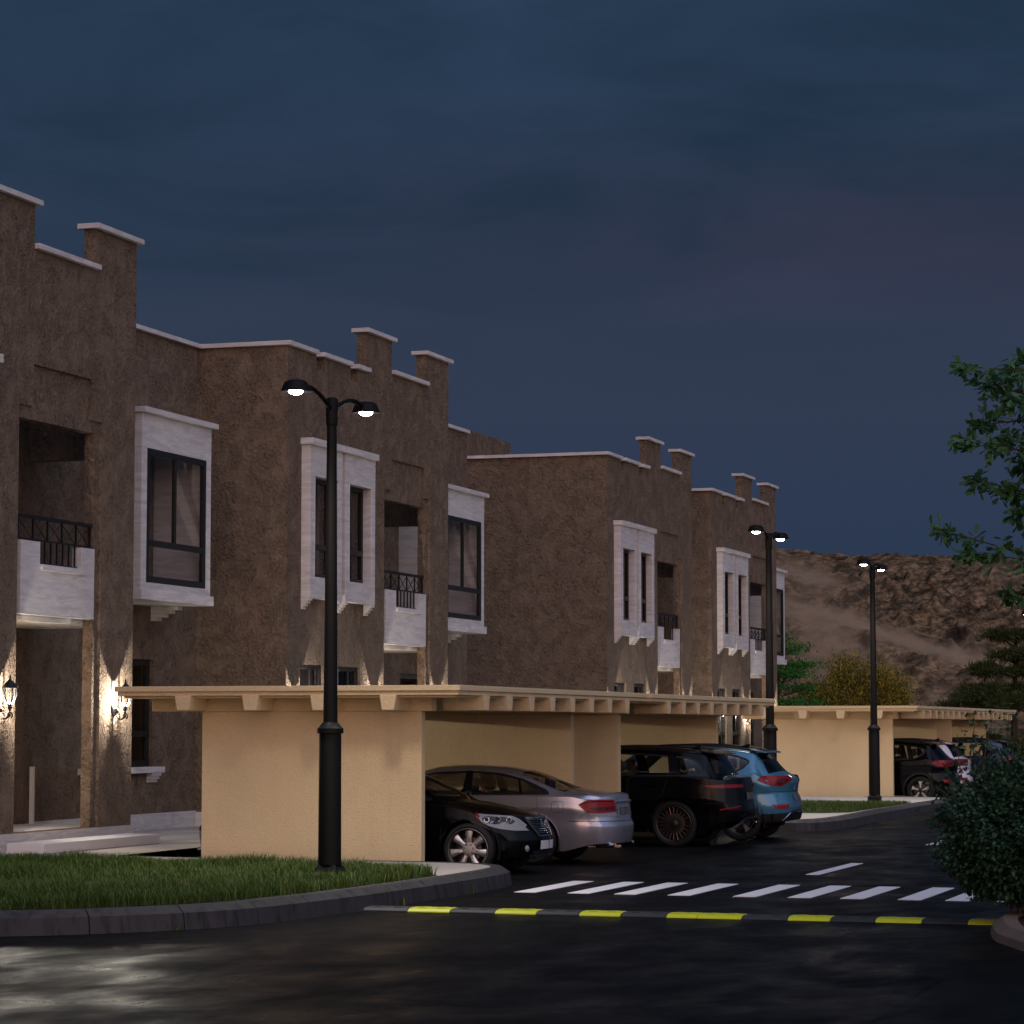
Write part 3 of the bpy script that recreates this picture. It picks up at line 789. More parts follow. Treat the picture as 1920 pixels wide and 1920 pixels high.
class Car:
    def __init__(s, sp):
        s.sp = sp; s.L = sp['L']
        s.top = pch(sp['top']); s.belt = pch(sp['belt']); s.ws = pch(sp['ws']); s.wr = pch(sp['wr']); s.crown = pch(sp['crown'])
        s.sill = pch(sp['sill'])
        s.arch = sp['arch']; s.wz = sp['wr_']; s.wx = sp['wx']
        s.zlow = sp['sill'][0][1]
    def stat(s, x):
        zt = s.top(x); zr = zt-s.crown(x); zs = min(s.belt(x), zr-.012); ws = s.ws(x); wr = min(s.wr(x), ws-.01)
        return zt, zr, zs, ws, wr
    def ylow(s, z, zs, ws, x=0):
        lo = .18; t = (z-lo)/max(.05, zs-lo); t = min(max(t, -.1), 1)
        y = 1-.095*(1-t)**2.4-.022*max(0, (t-.6)/.4)**2
        cr = s.sp.get('crease')
        if cr: y += cr[1]*math.exp(-((t-cr[0])/.09)**2)-cr[1]*.9*math.exp(-((t-cr[0]+.22)/.14)**2)
        return ws*y
    def yside(s, x, z):
        zt, zr, zs, ws, wr = s.stat(x)
        if z <= zs: return s.ylow(z, zs, ws)
        t = min(1, (z-zs)/(zr-zs)); a = s.ylow(zs, zs, ws)-s.sp.get('ledge', .012)*min(1, t*12)
        return a+(wr-a)*t+.022*math.sin(math.pi*t)*min(1, (zr-zs)/.3)
    def rec(s, y, z, end):
        # how far the end of the car falls back at (y, z); end=+1 front, -1 rear
        k = s.sp['front' if end > 0 else 'rear']
        w = s.ws(end*s.L/2)
        return k['plan']*min(1, abs(y)/w)**k['pow']+k['prof'](z)
    def warp(s, x, y, z):
        h = s.L/2
        for end in (1, -1):
            k = s.sp['front' if end > 0 else 'rear']; b = k.get('blend', .9)
            q = (end*x-(h-b))/b
            if q > 0: x = x-end*s.rec(y, z, end)*q*q*(3-2*q) if q < 1 else x-end*s.rec(y, z, end)
        return x
    def side(s, x, z, sgn=1):
        y = s.yside(x, z); return Vector((s.warp(x, y, z), sgn*y, z))
    def end(s, end, a, z, sgn=1):
        # unrolled around the corner: a<0 along the flank, a>0 across the fascia from the corner inwards
        xe = end*s.L/2
        if a <= 0: return s.side(xe+end*a, z, sgn)
        y = s.yside(xe, z)-a; return Vector((s.warp(xe, y, z), sgn*y, z))
    def stations(s):
        h = s.L/2; xs = set()
        for q in np.linspace(-h, h, int(s.L/.035)): xs.add(round(float(q), 4))
        for w in s.wx:
            for q in np.linspace(w-s.arch-.06, w+s.arch+.06, 46): xs.add(round(float(q), 4))
            t0 = math.asin(max(-1, min(1, (s.sill(w)-s.wz)/s.arch)))
            for th in np.linspace(t0, math.pi/2, 14):
                for g in (-1, 1): xs.add(round(w+g*s.arch*math.cos(th), 4))
        for q in s.sp['splits']: xs.add(q)
        xs = sorted(xs); out = [xs[0]]
        keep = set(s.sp['splits'])|{xs[-1]}
        for q in xs[1:]:
            if q-out[-1] > .006: out.append(q)
            elif q in keep: out[-1] = q
        return out
    def zbot(s, x):
        z = s.sill(x)
        for w in s.wx:
            d = abs(x-w)
            if d < s.arch: z = max(z, s.wz+math.sqrt(s.arch**2-d*d))
        return z
    def build(s, root, paint, glassm):
        sp = s.sp; xs = s.stations(); n1, n2, n3 = 26, 16, 18
        V = []; idx = {}; F = []; holes = [inset(roundpoly(p, .03), .012)[1] for p in sp['windows']]
        rows = []
        for i, x in enumerate(xs):
            zt, zr, zs, ws, wr = s.stat(x); zb = min(s.zbot(x), zs-.02); half = []
            for j in range(n1+1):
                z = zb+(zs-zb)*j/n1; half.append((s.ylow(z, zs, ws), z))
            for j in range(1, n2+1):
                z = zs+(zr-zs)*j/n2; half.append((s.yside(x, z), z))
            for j in range(1, n3+1):
                t = j/n3; y = wr*(1-t); half.append((y, zr+(zt-zr)*(1-(1-t)**sp.get('roofpow', 2.4))))
            full = half+[(-y, z) for y, z in half[-2::-1]]
            rows.append([(s.warp(x, y, z), y, z) for y, z in full]); 
        m = len(rows[0])
        for r in rows: V += r
        nh = n1+n2+n3; body = []; wsf = []; rgf = []
        a0, a1 = sp['windscreen']; b0, b1 = sp['rearglass']
        for i in range(len(xs)-1):
            xm = (xs[i]+xs[i+1])/2
            for j in range(m-1):
                jj = min(j, m-2-j)
                q = (i*m+j, (i+1)*m+j, (i+1)*m+j+1, i*m+j+1)
                ctr = [sum(V[k][c] for k in q)/4 for c in range(3)]
                if jj >= n1+n2+2:
                    if a0 < xm < a1: wsf.append(q); continue
                    if b0 < xm < b1: rgf.append(q); continue
                if n1-2 <= jj < n1+n2+1:
                    if any(inpoly(xm, ctr[2], P) for P in holes): continue
                body.append(q)
        # end fasciae
        for e, i in ((1, len(xs)-1), (-1, 0)):
            xe = xs[i]; base = i*m
            topc = list(range(n1, m-n1)); grid = []
            ye = rows[i][n1][1]; ze = rows[i][n1][2]
            for k in range(n1+1):
                yk, zk = rows[i][k][1], rows[i][k][2]; line = []
                for c in topc:
                    if k == n1: line.append(base+c); continue
                    if c == n1: line.append(base+k); continue
                    if c == m-n1-1: line.append(base+m-1-k); continue
                    yj, zj = rows[i][c][1], rows[i][c][2]
                    y = yj/ye*yk; z = zk+(zj-ze)*k/n1
                    V.append((s.warp(xe, y, z), y, z)); line.append(len(V)-1)
                grid.append(line)
            for k in range(n1):
                for c in range(len(topc)-1):
                    body.append((grid[k][c], grid[k][c+1], grid[k+1][c+1], grid[k+1][c]))
        def sub(faces, name, mat, parent=root):
            used = sorted({k for f in faces for k in f}); mp = {k: t for t, k in enumerate(used)}
            o = ob(name, ([V[k] for k in used], [tuple(mp[k] for k in f) for f in faces]), mat, parent, smooth=True, shade=42)
            return o
        bo = sub(body, 'body', paint)
        if wsf: sub(wsf, 'windscreen', M['car_glass'])
        if rgf: sub(rgf, 'rear_window', glassm)
        # dark underside with wheel wells
        t = MB(); lo = s.zlow+.03; W = s.ws(0)-.16
        segs = [-s.L/2+.35]+[q for w in s.wx for q in (w-s.arch, w+s.arch)]+[s.L/2-.35]
        for a, b in zip(segs[::2], segs[1::2]): t.box(a, b, -W+.02, W-.02, lo, lo+.12)
        for w in s.wx: t.box(w-s.arch, w+s.arch, -.50, .50, lo, lo+.3)
        for w in s.wx:
            for g in (-1, 1):
                ring = [(w+(s.arch+.012)*math.cos(q), s.wz+(s.arch+.012)*math.sin(q)) for q in np.linspace(-.35, math.pi+.35, 20)]
                yo, yi = g*(s.ws(w)-.05), g*.45
                v = [(x, yo, z) for x, z in ring]+[(x, yi, z) for x, z in ring]; n = len(ring)
                t.add(v, [(k, k+1, n+k+1, n+k) for k in range(n-1)]+[tuple(range(n, 2*n))])
        ob('underbody', t, M['car_black'], root)
        # arch lips
        for w in s.wx:
            for g in (-1, 1):
                t = MB(); ck = sp.get('clad')
                th = np.linspace(math.asin(max(-1, min(1, (s.sill(w)-s.wz)/s.arch)))+.02, math.pi-math.asin(max(-1, min(1, (s.sill(w)-s.wz)/s.arch)))-.02, 40)
                wd = ck or .012; v = []
                for q in th:
                    for rr, o in ((s.arch-.004, -.03), (s.arch-.004, .008), (s.arch+wd*.8, .010), (s.arch+wd, -.004)):
                        x, z = w+rr*math.cos(q), s.wz+rr*math.sin(q)
                        p = s.side(x, max(z, .2)); v.append((p.x, g*(p.y+o), z))
                t.add(v, [(4*k+c, 4*k+c+1, 4*k+4+c+1, 4*k+4+c) for k in range(len(th)-1) for c in range(3)])
                ob('wheel_arch', t, M['car_trim'] if ck else paint, root, smooth=True)
        # side glass and its dark surround
        for P in sp['windows']:
            P = roundpoly(P, .03)
            for g in (-1, 1):
                o = s.patch(P, lambda a, b: s.side(a, b, g), .002, 'side_window', glassm if sp.get('dark_rear') and np.mean([p[0] for p in P]) < sp['dark_rear'] else M['car_glass'], root)
                s.strip(P, lambda a, b: s.side(a, b, g), .022, .006, 'window_trim', M['car_trim'], o)
        for P in sp.get('pillars', []):
            for g in (-1, 1): s.patch(P, lambda a, b: s.side(a, b, g), .007, 'pillar', M['car_trim_gloss'], root)
        return bo
    def norm(s, f, a, b):
        e = .004; p = f(a, b); n = (f(a+e, b)-p).cross(f(a, b+e)-p)
        if n.length < 1e-12: n = Vector((0, p.y, 0))
        n.normalize()
        c = Vector((p.x*.9, 0, .6)); 
        if n.dot(p-c) < 0: n.negate()
        return n
    def patch(s, P, f, off, name, mat, parent, step=.05, label=None):
        P = dense(P, step); bm = bmesh.new(); vs = [bm.verts.new((a, b, 0)) for a, b in P]
        fc = bm.faces.new(vs); bmesh.ops.triangulate(bm, faces=[fc])
        xs = [p[0] for p in P]; ys = [p[1] for p in P]
        for ax, lo, hi in ((0, min(xs), max(xs)), (1, min(ys), max(ys))):
            for q in np.arange(math.floor(lo/step)*step+step, hi, step):
                q = round(float(q), 4)
                co = (q, 0, 0) if ax == 0 else (0, q, 0); no = (1, 0, 0) if ax == 0 else (0, 1, 0)
                bmesh.ops.bisect_plane(bm, geom=bm.verts[:]+bm.edges[:]+bm.faces[:], plane_co=co, plane_no=no)
        for v in bm.verts:
            a, b = v.co.x, v.co.y; v.co = f(a, b)+s.norm(f, a, b)*off
        for fa in bm.faces: fa.smooth = True
        bmesh.ops.recalc_face_normals(bm, faces=bm.faces)
        me = bpy.data.meshes.new(name); bm.to_mesh(me); bm.free(); me.materials.append(mat)
        o = bpy.data.objects.new(name, me); COL.objects.link(o); o.parent = parent
        return o
    def strip(s, P, f, w, off, name, mat, parent):
        P = dense(P, .03); P, Q = inset(P, w); n = len(P); P2 = inset(P, -.006)[1]
        v = [f(a, b)+s.norm(f, a, b)*off for a, b in P2]+[f(a, b)+s.norm(f, a, b)*off for a, b in Q]
        v += [f(a, b)+s.norm(f, a, b)*-.004 for a, b in P2]
        return ob(name, (v, [(i, (i+1) % n, n+(i+1) % n, n+i) for i in range(n)]+[(2*n+i, 2*n+(i+1) % n, (i+1) % n, i) for i in range(n)]), mat, parent, smooth=True)
    def line(s, pts, f, name, mat, parent, r=.004, off=0.0):
        q = []
        for i in range(len(pts)-1):
            a = Vector(pts[i]); b = Vector(pts[i+1]); n = max(2, int((b-a).length/.04))
            for k in range(n): c = a.lerp(b, k/n); q.append((c.x, c.y))
        q.append(pts[-1]); t = MB(); t.tube([f(a, b)+s.norm(f, a, b)*off for a, b in q], r, 5)
        return ob(name, t, mat, parent, smooth=True)

def paint_mat(name, col, metal=.6, rough=.3, coat=1.0, spec=.5):
    t = NT(name); fl = t.noise(t.obj, 700, 2)
    t.set('Base Color', t.mix(fl, tuple(c*.8 for c in col), tuple(min(1, c*1.2) for c in col))).set('Metallic', metal).set('Roughness', rough).set('Coat Weight', coat).set('Coat Roughness', .02).set('Specular IOR Level', spec)
    return t.m
M['car_black'] = plain('car_underside', (.008, .008, .008), .8, spec=.2)
M['car_trim'] = plain('car_trim', (.01, .01, .011), .5, spec=.4)
M['car_trim_gloss'] = plain('car_gloss_trim', (.006, .006, .007), .15, spec=.5)
M['tyre'] = plain('tyre_rubber', (.012, .012, .012), .75, spec=.3)
M['alloy'] = plain('alloy', (.62, .60, .60), .32, .85)
M['alloy_dark'] = plain('dark_alloy', (.03, .028, .027), .35, .6)
M['copper_edge'] = plain('machined_edge', (.42, .25, .18), .35, .8)
M['disc'] = plain('brake_disc', (.14, .125, .12), .45, .8)
M['chrome'] = plain('chrome', (.72, .72, .74), .12, 1.0)
M['plate'] = plain('blank_plate', (.60, .60, .63), .5)
M['plate_dark'] = plain('dark_plate', (.10, .10, .11), .5)
M['seat'] = plain('seat_leather', (.012, .013, .026), .6, spec=.3)
M['seat_red'] = plain('seat_tan_leather', (.05, .018, .014), .6, spec=.3)
def lens(name, col, e=0.0):
    t = NT(name); v = t.voro(t.obj, 110); t.set('Base Color', t.mix(t.ramp(v, [(.1, 0), (.5, 1)]), col, tuple(c*.62 for c in col))).set('Roughness', .22).set('Specular IOR Level', .35)
    if e: t.set('Emission Color', col).set('Emission Strength', e)
    return t.m
M['tail'] = lens('tail_lamp_lens', (.33, .004, .010)); M['tail_dark'] = lens('smoked_lens', (.10, .004, .008)); M['reflector'] = lens('red_reflector', (.38, .01, .02))
M['clear'] = lens('clear_lens', (.36, .37, .40)); M['smoke'] = lens('headlamp_inner', (.04, .045, .055))

def make_wheel(parent, pos, side, r, rim_r, kind, width=.225):
    W_ = empty('wheel', pos); W_.parent = parent
    g = side; w = width/2
    def L(prof, n=48, cap=False):
        t = MB(); t.lathe([(q, g*z) for q, z in prof], (0, 0, 0), n, 1, cap); return t
    ob('tyre', L([(rim_r-.01, -w+.02), (rim_r+.02, -w), (r-.03, -w+.005), (r-.006, -w+.03), (r, -w+.06), (r, w-.06), (r-.006, w-.03), (r-.03, w-.005), (rim_r+.02, w), (rim_r-.005, w-.015), (rim_r-.02, w-.03)]), M['tyre'], W_, smooth=True)
    t = L([(rim_r-.006, w-.012), (rim_r-.014, w-.008), (rim_r-.03, w-.02), (rim_r-.04, w-.1), (rim_r-.05, -w+.05), (.001, -w+.05)])
    rimm = M['alloy'] if kind == 'seven' else M['alloy_dark']
    ring = ob('rim', t, M['alloy_dark'], W_, smooth=True)
    if kind == 'seven':
        t = MB(); t.lathe([(rim_r-.002, g*(w-.016)), (rim_r-.008, g*(w-.010)), (rim_r-.022, g*(w-.014)), (rim_r-.03, g*(w-.03))], (0,0,0), 48, 1, False); ob('rim_edge', t, M['alloy'], ring, smooth=True)
    R0 = rim_r-.02; zo = g*(w-.03)
    if kind == 'seven':
        t = MB()
        for k in range(7):
            a = k*2*math.pi/7+math.pi/2
            for (wi, wo, z0, z1) in ((.03, .058, zo-g*.03, zo-g*.004),):
                e = Vector((math.cos(a), 0, math.sin(a))); p = Vector((-math.sin(a), 0, math.cos(a)))
                v = []
                for rr, hw, dz in ((.06, wi*1.15, -.02), (.12, wi, -.006), (.19, (wi+wo)/2, .0), (R0+.005, wo, -.004)):
                    for q, dd in ((-1, -.016), (-.45, .0), (.45, .0), (1, -.016)):
                        c = e*rr+p*hw*q; v.append((c.x, zo+g*(dz+dd), c.z))
                    for q in (1, -1):
                        c = e*rr+p*hw*q; v.append((c.x, zo-g*.05, c.z))
                t.add(v, [(6*i+c, 6*i+(c+1) % 6, 6*i+6+(c+1) % 6, 6*i+6+c) for i in range(3) for c in range(6)])
        t.lathe([(.095, -g*.05+zo), (.095, zo-g*.018), (.088, zo-g*.01), (.04, zo-g*.006), (.001, zo-g*.005)], (0,0,0), 28, 1, False)
        ob('spokes', t, M['alloy'], ring, smooth=True)
        t = MB()
        for k in range(7):
            a = (k+.5)*2*math.pi/7+math.pi/2
            t.lathe([(.0155, zo-g*.014), (.0155, zo-g*.001), (.011, zo), (.010, zo-g*.012)], (.067*math.cos(a), 0, .067*math.sin(a)), 12, 1, False)
        ob('wheel_nuts', t, M['car_trim'], ring)
    elif kind == 'multi':
        t = MB(); t2 = MB()
        for k in range(22):
            a = k*2*math.pi/22+math.pi/2; e = Vector((math.cos(a), 0, math.sin(a)))
            t.tube([(e.x*q, zo-g*d, e.z*q) for q, d in ((.06, .012), (.15, .008), (R0, .004))], [.009, .008, .008], 6)
            t2.tube([(e.x*q, zo+g*d, e.z*q) for q, d in ((.15, .0), (R0, .004))], .0028, 5)
        t.lathe([(.07, zo-g*.05), (.07, zo-g*.008), (.05, zo+g*.003), (.001, zo+g*.004)], (0,0,0), 24, 1, False)
        t2.lathe([(rim_r-.004, zo+g*.012), (rim_r-.012, zo+g*.016), (rim_r-.016, zo+g*.008)], (0,0,0), 48, 1, False); ob('spokes', t, M['alloy_dark'], ring, smooth=True); ob('spoke_edges', t2, M['copper_edge'], ring)
    else:
        t = MB(); t2 = MB()
        for k in range(5):
            a = k*2*math.pi/5+math.pi/2+(0.0); e = Vector((math.cos(a), 0, math.sin(a))); p = Vector((-math.sin(a), 0, math.cos(a)))
            v = []
            for rr, hw in ((.05, .016), (.13, .017), (.2, .042), (R0+.004, .075)):
                for q, zz in ((-1, zo-g*.002), (1, zo-g*.002), (1, zo-g*.04), (-1, zo-g*.04)):
                    c = e*rr+p*hw*q; v.append((c.x, zz, c.z))
            t.add(v, [(4*i+c, 4*i+(c+1) % 4, 4*i+4+(c+1) % 4, 4*i+4+c) for i in range(3) for c in range(4)])
            b = a+math.pi/5; e2 = Vector((math.cos(b), 0, math.sin(b)))
            t2.tube([(e2.x*.05, zo-g*.02, e2.z*.05), (e2.x*R0, zo-g*.012, e2.z*R0)], .009, 6)
        t2.lathe([(.065, zo-g*.05), (.065, zo-g*.012), (.04, zo+g*.002), (.001, zo+g*.002)], (0,0,0), 24, 1, False)
        ob('spokes', t, M['alloy'], ring); ob('spoke_webs', t2, M['alloy_dark'], ring, smooth=True)
        t = MB(); t.lathe([(rim_r-.004, zo+g*.012), (rim_r-.014, zo+g*.016), (rim_r-.02, zo+g*.008)], (0,0,0), 48, 1, False); ob('rim_edge', t, M['copper_edge'], ring)
    t = MB(); t.lathe([(.16, -g*.03), (.16, -g*.005), (.06, 0), (.06, g*.03), (.001, g*.03)], (0,0,0), 32, 1, False)
    ob('brake_disc', t, M['disc'], W_, smooth=True)
    return W_

def seats(root, rows, mat, zf, htop, dash, steer_side=-1, floor=(-1.6, 1.1, .7)):
    for x, ys, wdt in rows:
        for y in ys:
            t = MB()
            t.box(x-.05, x+.46, y-wdt, y+wdt, zf, zf+.16)
            t.prism([(x-.10, zf+.1), (x+.06, zf+.1), (x-.10, htop-.2), (x-.20, htop-.2)], 1, y-wdt*.95, y+wdt*.95)
            s = ob('seat', t, mat, root, bevel=.035)
            t = MB(); t.box(x-.235, x-.135, y-.13, y+.13, htop-.155, htop+.03); ob('headrest', t, mat, s, bevel=.035)
            t = MB()
            for q in (-.05, .05): t.tube([(x-.165, y+q, htop-.23), (x-.18, y+q, htop-.14)], .008, 5)
            ob('headrest_posts', t, M['chrome'], s)
    t = MB(); t.box(floor[0], floor[1], -floor[2], floor[2], zf-.1, zf-.02); ob('cabin_floor', t, M['car_trim'], root)
    t = MB(); t.prism([(dash-.1, .55), (dash+.5, .5), (dash+.5, .8), (dash+.25, .93), (dash-.02, .9), (dash-.14, .75)], 1, -.66, .66); ob('dashboard', t, M['car_trim'], root, bevel=.03)
    t = MB()
    for k in range(24):
        pass
    rg = [(dash-.22+.05*math.sin(a), steer_side*-.36+.18*math.cos(a), .84+.17*math.sin(a)) for a in np.linspace(0, 2*math.pi, 25)]
    t.tube(rg, .015, 6, False); t.tube([(dash-.22, steer_side*-.36, .84), (dash+.02, steer_side*-.36, .76)], .03, 6); t.tube([rg[0], (dash-.22, steer_side*-.36, .84), rg[12]], .012, 5)
    ob('steering_wheel', t, M['car_trim'], root)

def mirror(root, car, x, z, paint):
    for g in (-1, 1):
        y = car.yside(x, z); t = MB(); t.ell((x+.02, g*(y+.13), z+.09), .075, .115, .075, 14, 10); t.tube([(x+.03, g*(y-.02), z+.02), (x+.02, g*(y+.08), z+.06)], .022, 6)
        ob('wing_mirror', t, paint, root, smooth=True)

# ---- saloons
def saloon(name, label, paint, loc, rz, front_detail):
    root = tag(empty(name, loc, rz), label, 'car')
    L = 4.86
    sp = dict(L=L, wx=(-1.27, 1.635), arch=.385, wr_=.342,
      top=[(-2.43, .975), (-2.36, 1.0), (-2.1, 1.015), (-1.82, 1.035), (-1.66, 1.06), (-1.0, 1.30), (-.62, 1.365), (-.1, 1.39), (.3, 1.37), (.6, 1.30), (1.0, 1.12), (1.32, .965), (1.45, .945), (1.8, .895), (2.15, .82), (2.36, .745), (2.43, .70)],
      belt=[(-2.43, .90), (-1.8, .955), (-1.0, .955), (0, .935), (1.2, .90), (2.43, .8)],
      ws=[(-2.43, .735), (-2.36, .785), (-2.22, .838), (-1.95, .877), (-1.4, .905), (0, .915), (1.4, .905), (1.95, .872), (2.22, .83), (2.36, .775), (2.43, .72)],
      wr=[(-2.43, .66), (-2.3, .72), (-1.7, .70), (-1.1, .60), (-.5, .565), (.3, .565), (.8, .62), (1.35, .73), (2.1, .74), (2.43, .64)],
      crown=[(-2.43, .03), (-1.75, .05), (-.8, .075), (.4, .075), (1.2, .06), (1.7, .065), (2.43, .05)],
      sill=[(-2.43, .30), (-1.9, .22), (-1.6, .19), (1.9, .19), (2.43, .23)],
      ledge=.02, crease=(.80, .012),
      front=dict(plan=.34, pow=2.4, blend=1.0, prof=pch([(.1, .12), (.25, .02), (.45, .0), (.62, .05), (.8, .10), (1.0, .2)])),
      rear=dict(plan=.22, pow=3.0, blend=.8, prof=pch([(.2, .07), (.35, .02), (.55, .0), (.62, .035), (.9, .07), (1.02, .09)])),
      windscreen=(.62, 1.30), rearglass=(-1.68, -.98), splits=[.62, 1.30, -1.68, -.98],
      windows=[[(-1.50, .985), (-1.43, 1.04), (-1.05, 1.19), (-.70, 1.27), (-.25, 1.298), (.25, 1.278), (.55, 1.215), (1.10, .975), (1.0, .962)]],
      pillars=[[(-.36, .97), (-.30, 1.295), (-.20, 1.295), (-.22, .97)], [(-1.12, .975), (-1.02, 1.185), (-.985, 1.2), (-1.075, .975)]])
    C = Car(sp); C.build(root, paint, M['car_glass'])
    seats(root, [(-.05, (-.37, .37), .25), (-.95, (-.40, .40), .30)], M['seat'], .40, 1.17, .85, floor=(-1.5, 1.1, .72))
    for wx in sp['wx']:
        for g in (-1, 1): make_wheel(root, (wx, g*.80, .342), g, .342, .278, 'seven')
    mirror(root, C, .93, .93, paint)
    S = lambda g: (lambda a, b: C.side(a, b, g))
    for g in (-1, 1):
        t_ = C.line([(-1.33, .955), (-1.36, .80), (-1.13, .72)], S(g), 'door_seam', M['car_trim'], root, .0035)
        C.line([(-.28, .93), (-.28, .35), (-.25, .26)], S(g), 'door_seam', M['car_trim'], root, .0035)
        C.line([(.98, .90), (1.03, .6), (.98, .28)], S(g), 'door_seam', M['car_trim'], root, .0035)
        for x in (-1.06, .0): C.line([(x, .80), (x+.2, .81)], S(g), 'door_handle', paint, root, .016, .012)
        fl = roundpoly([(-1.74, .74), (-1.56, .74), (-1.56, .89), (-1.74, .89)], .035)
        if g > 0: C.line(fl+[fl[0]], S(g), 'fuel_flap', M['car_trim'], root, .003)
        # bumper crease at the back
        E = lambda a, b: C.end(-1, a, b, g)
        C.line([(-.62, .615), (-.02, .612), (.02, .612), (.79, .605)], E, 'bumper_seam', M['car_trim'], root, .005)
        C.line([(-.34, .655), (-.20, .70), (-.12, .75)], E, 'bumper_seam', M['car_trim'], root, .003)
        tl = C.patch([(-.30, .845), (-.12, .905), (.0, .915), (.30, .905), (.36, .74), (.02, .72), (-.12, .735)], E, .012, 'tail_lamp', M['tail'], root)
        C.patch([(-.10, .728), (.02, .716), (.34, .73), (.35, .685), (.02, .672), (-.07, .69)], E, .011, 'reverse_lamp', M['clear'], tl)
        C.patch([(-.10, .80), (.30, .815), (.32, .765), (-.02, .755)], E, .0145, 'lamp_core', M['tail_dark'], tl)
        C.line([(-.24, .845), (-.1, .88), (.0, .888), (.28, .88)], E, 'lamp_rib', M['tail_dark'], tl, .006, .014)
        C.line([(.36, .66), (.36, .93)], E, 'boot_seam', M['car_trim'], root, .004)
        # exhaust
        t = MB(); t.tube([(-2.36, g*.52, .27), (-2.1, g*.52, .27)], .035, 12); ob('exhaust_pipe', t, M['chrome'], root, smooth=True)
    Em = lambda a, b: C.end(-1, C.yside(-L/2, b)-a, b, 1)
    C.patch([(-.34, .66), (.34, .66), (.36, .86), (-.36, .86)], Em, .004, 'plate_recess', paint, root)
    C.line([(-.40, .875), (.40, .875)], Em, 'boot_trim', paint, root, .022, .01)
    C.patch([(-.26, .69), (.26, .69), (.26, .80), (-.26, .80)], Em, .012, 'number_plate', M['plate_dark'], root)
    Fm = lambda a, b: C.end(1, C.yside(L/2, b)-a, b, 1)
    if front_detail:
        gr = C.patch([(-.27, .50), (.27, .50), (.43, .735), (-.43, .735)], Fm, .006, 'grille', M['car_black'], root)
        for z in np.linspace(.535, .71, 8):
            w = .27+(.43-.27)*(z-.50)/.235-.02
            C.line([(-w, z), (w, z)], Fm, 'grille_bar', M['chrome'], gr, .0075, .016)
        C.line([(-.43, .735), (-.27, .50), (.27, .50), (.43, .735), (-.43, .735)], Fm, 'grille_surround', M['chrome'], gr, .015, .012)
        t = MB(); c = Fm(0, .625)+C.norm(Fm, 0, .625)*.03
        for rr, zz in ((.035, 0), (.022, .055), (.022, -.055)):
            t.tube([(c.x, rr*math.cos(a), c.z+zz+rr*.9*math.sin(a)) for a in np.linspace(0, 2*math.pi, 20)], .008, 6, False)
        t.box(c.x-.006, c.x+.006, -.075, .075, c.z-.008, c.z+.008)
        ob('emblem', t, M['chrome'], gr)
        C.patch([(-.26, .335), (.26, .335), (.26, .445), (-.26, .445)], Fm, .03, 'number_plate', M['plate'], root)
        C.patch([(-.34, .24), (.34, .24), (.38, .315), (-.38, .315)], Fm, .006, 'air_intake', M['car_black'], root)
        C.line([(-.42, .245), (.42, .245)], Fm, 'intake_trim', M['car_trim'], root, .012, .01)
        for g in (-1, 1):
            E = lambda a, b: C.end(1, a, b, g)
            hl = C.patch([(-.50, .80), (-.40, .805), (-.1, .785), (.05, .77), (.12, .735), (.30, .575), (.12, .578), (-.02, .60), (-.20, .65), (-.36, .71)], E, .012, 'headlamp', M['clear'], root)
            C.patch([(-.52, .803), (-.42, .805), (-.33, .70), (-.36, .70)], E, .0145, 'side_marker', M['tail'], hl)
            C.patch([(-.30, .775), (.0, .755), (.07, .70), (.02, .665), (-.16, .675), (-.28, .72)], E, .014, 'headlamp_inner', M['smoke'], hl)
            for a in (-.20, -.10, .0):
                p = E(a, .722); n = C.norm(E, a, .722); t = MB()
                u = n.cross(Vector((0, 0, 1))).normalized(); w = u.cross(n)
                t.tube([p+n*.02+(u*math.cos(q)+w*math.sin(q))*.034 for q in np.linspace(0, 2*math.pi, 18)], .006, 5, False)
                ob('projector_ring', t, M['chrome'], hl)
            p = E(.22, .345); n = C.norm(E, .22, .345); t = MB(); t.ell(p+n*.01, .03, .045, .045, 14, 10); ob('fog_lamp', t, M['clear'], root, smooth=True)
            C.line([(-.62, .585), (-.48, .585), (-.36, .64)], E, 'bumper_seam', M['car_trim'], root, .004)
    return root

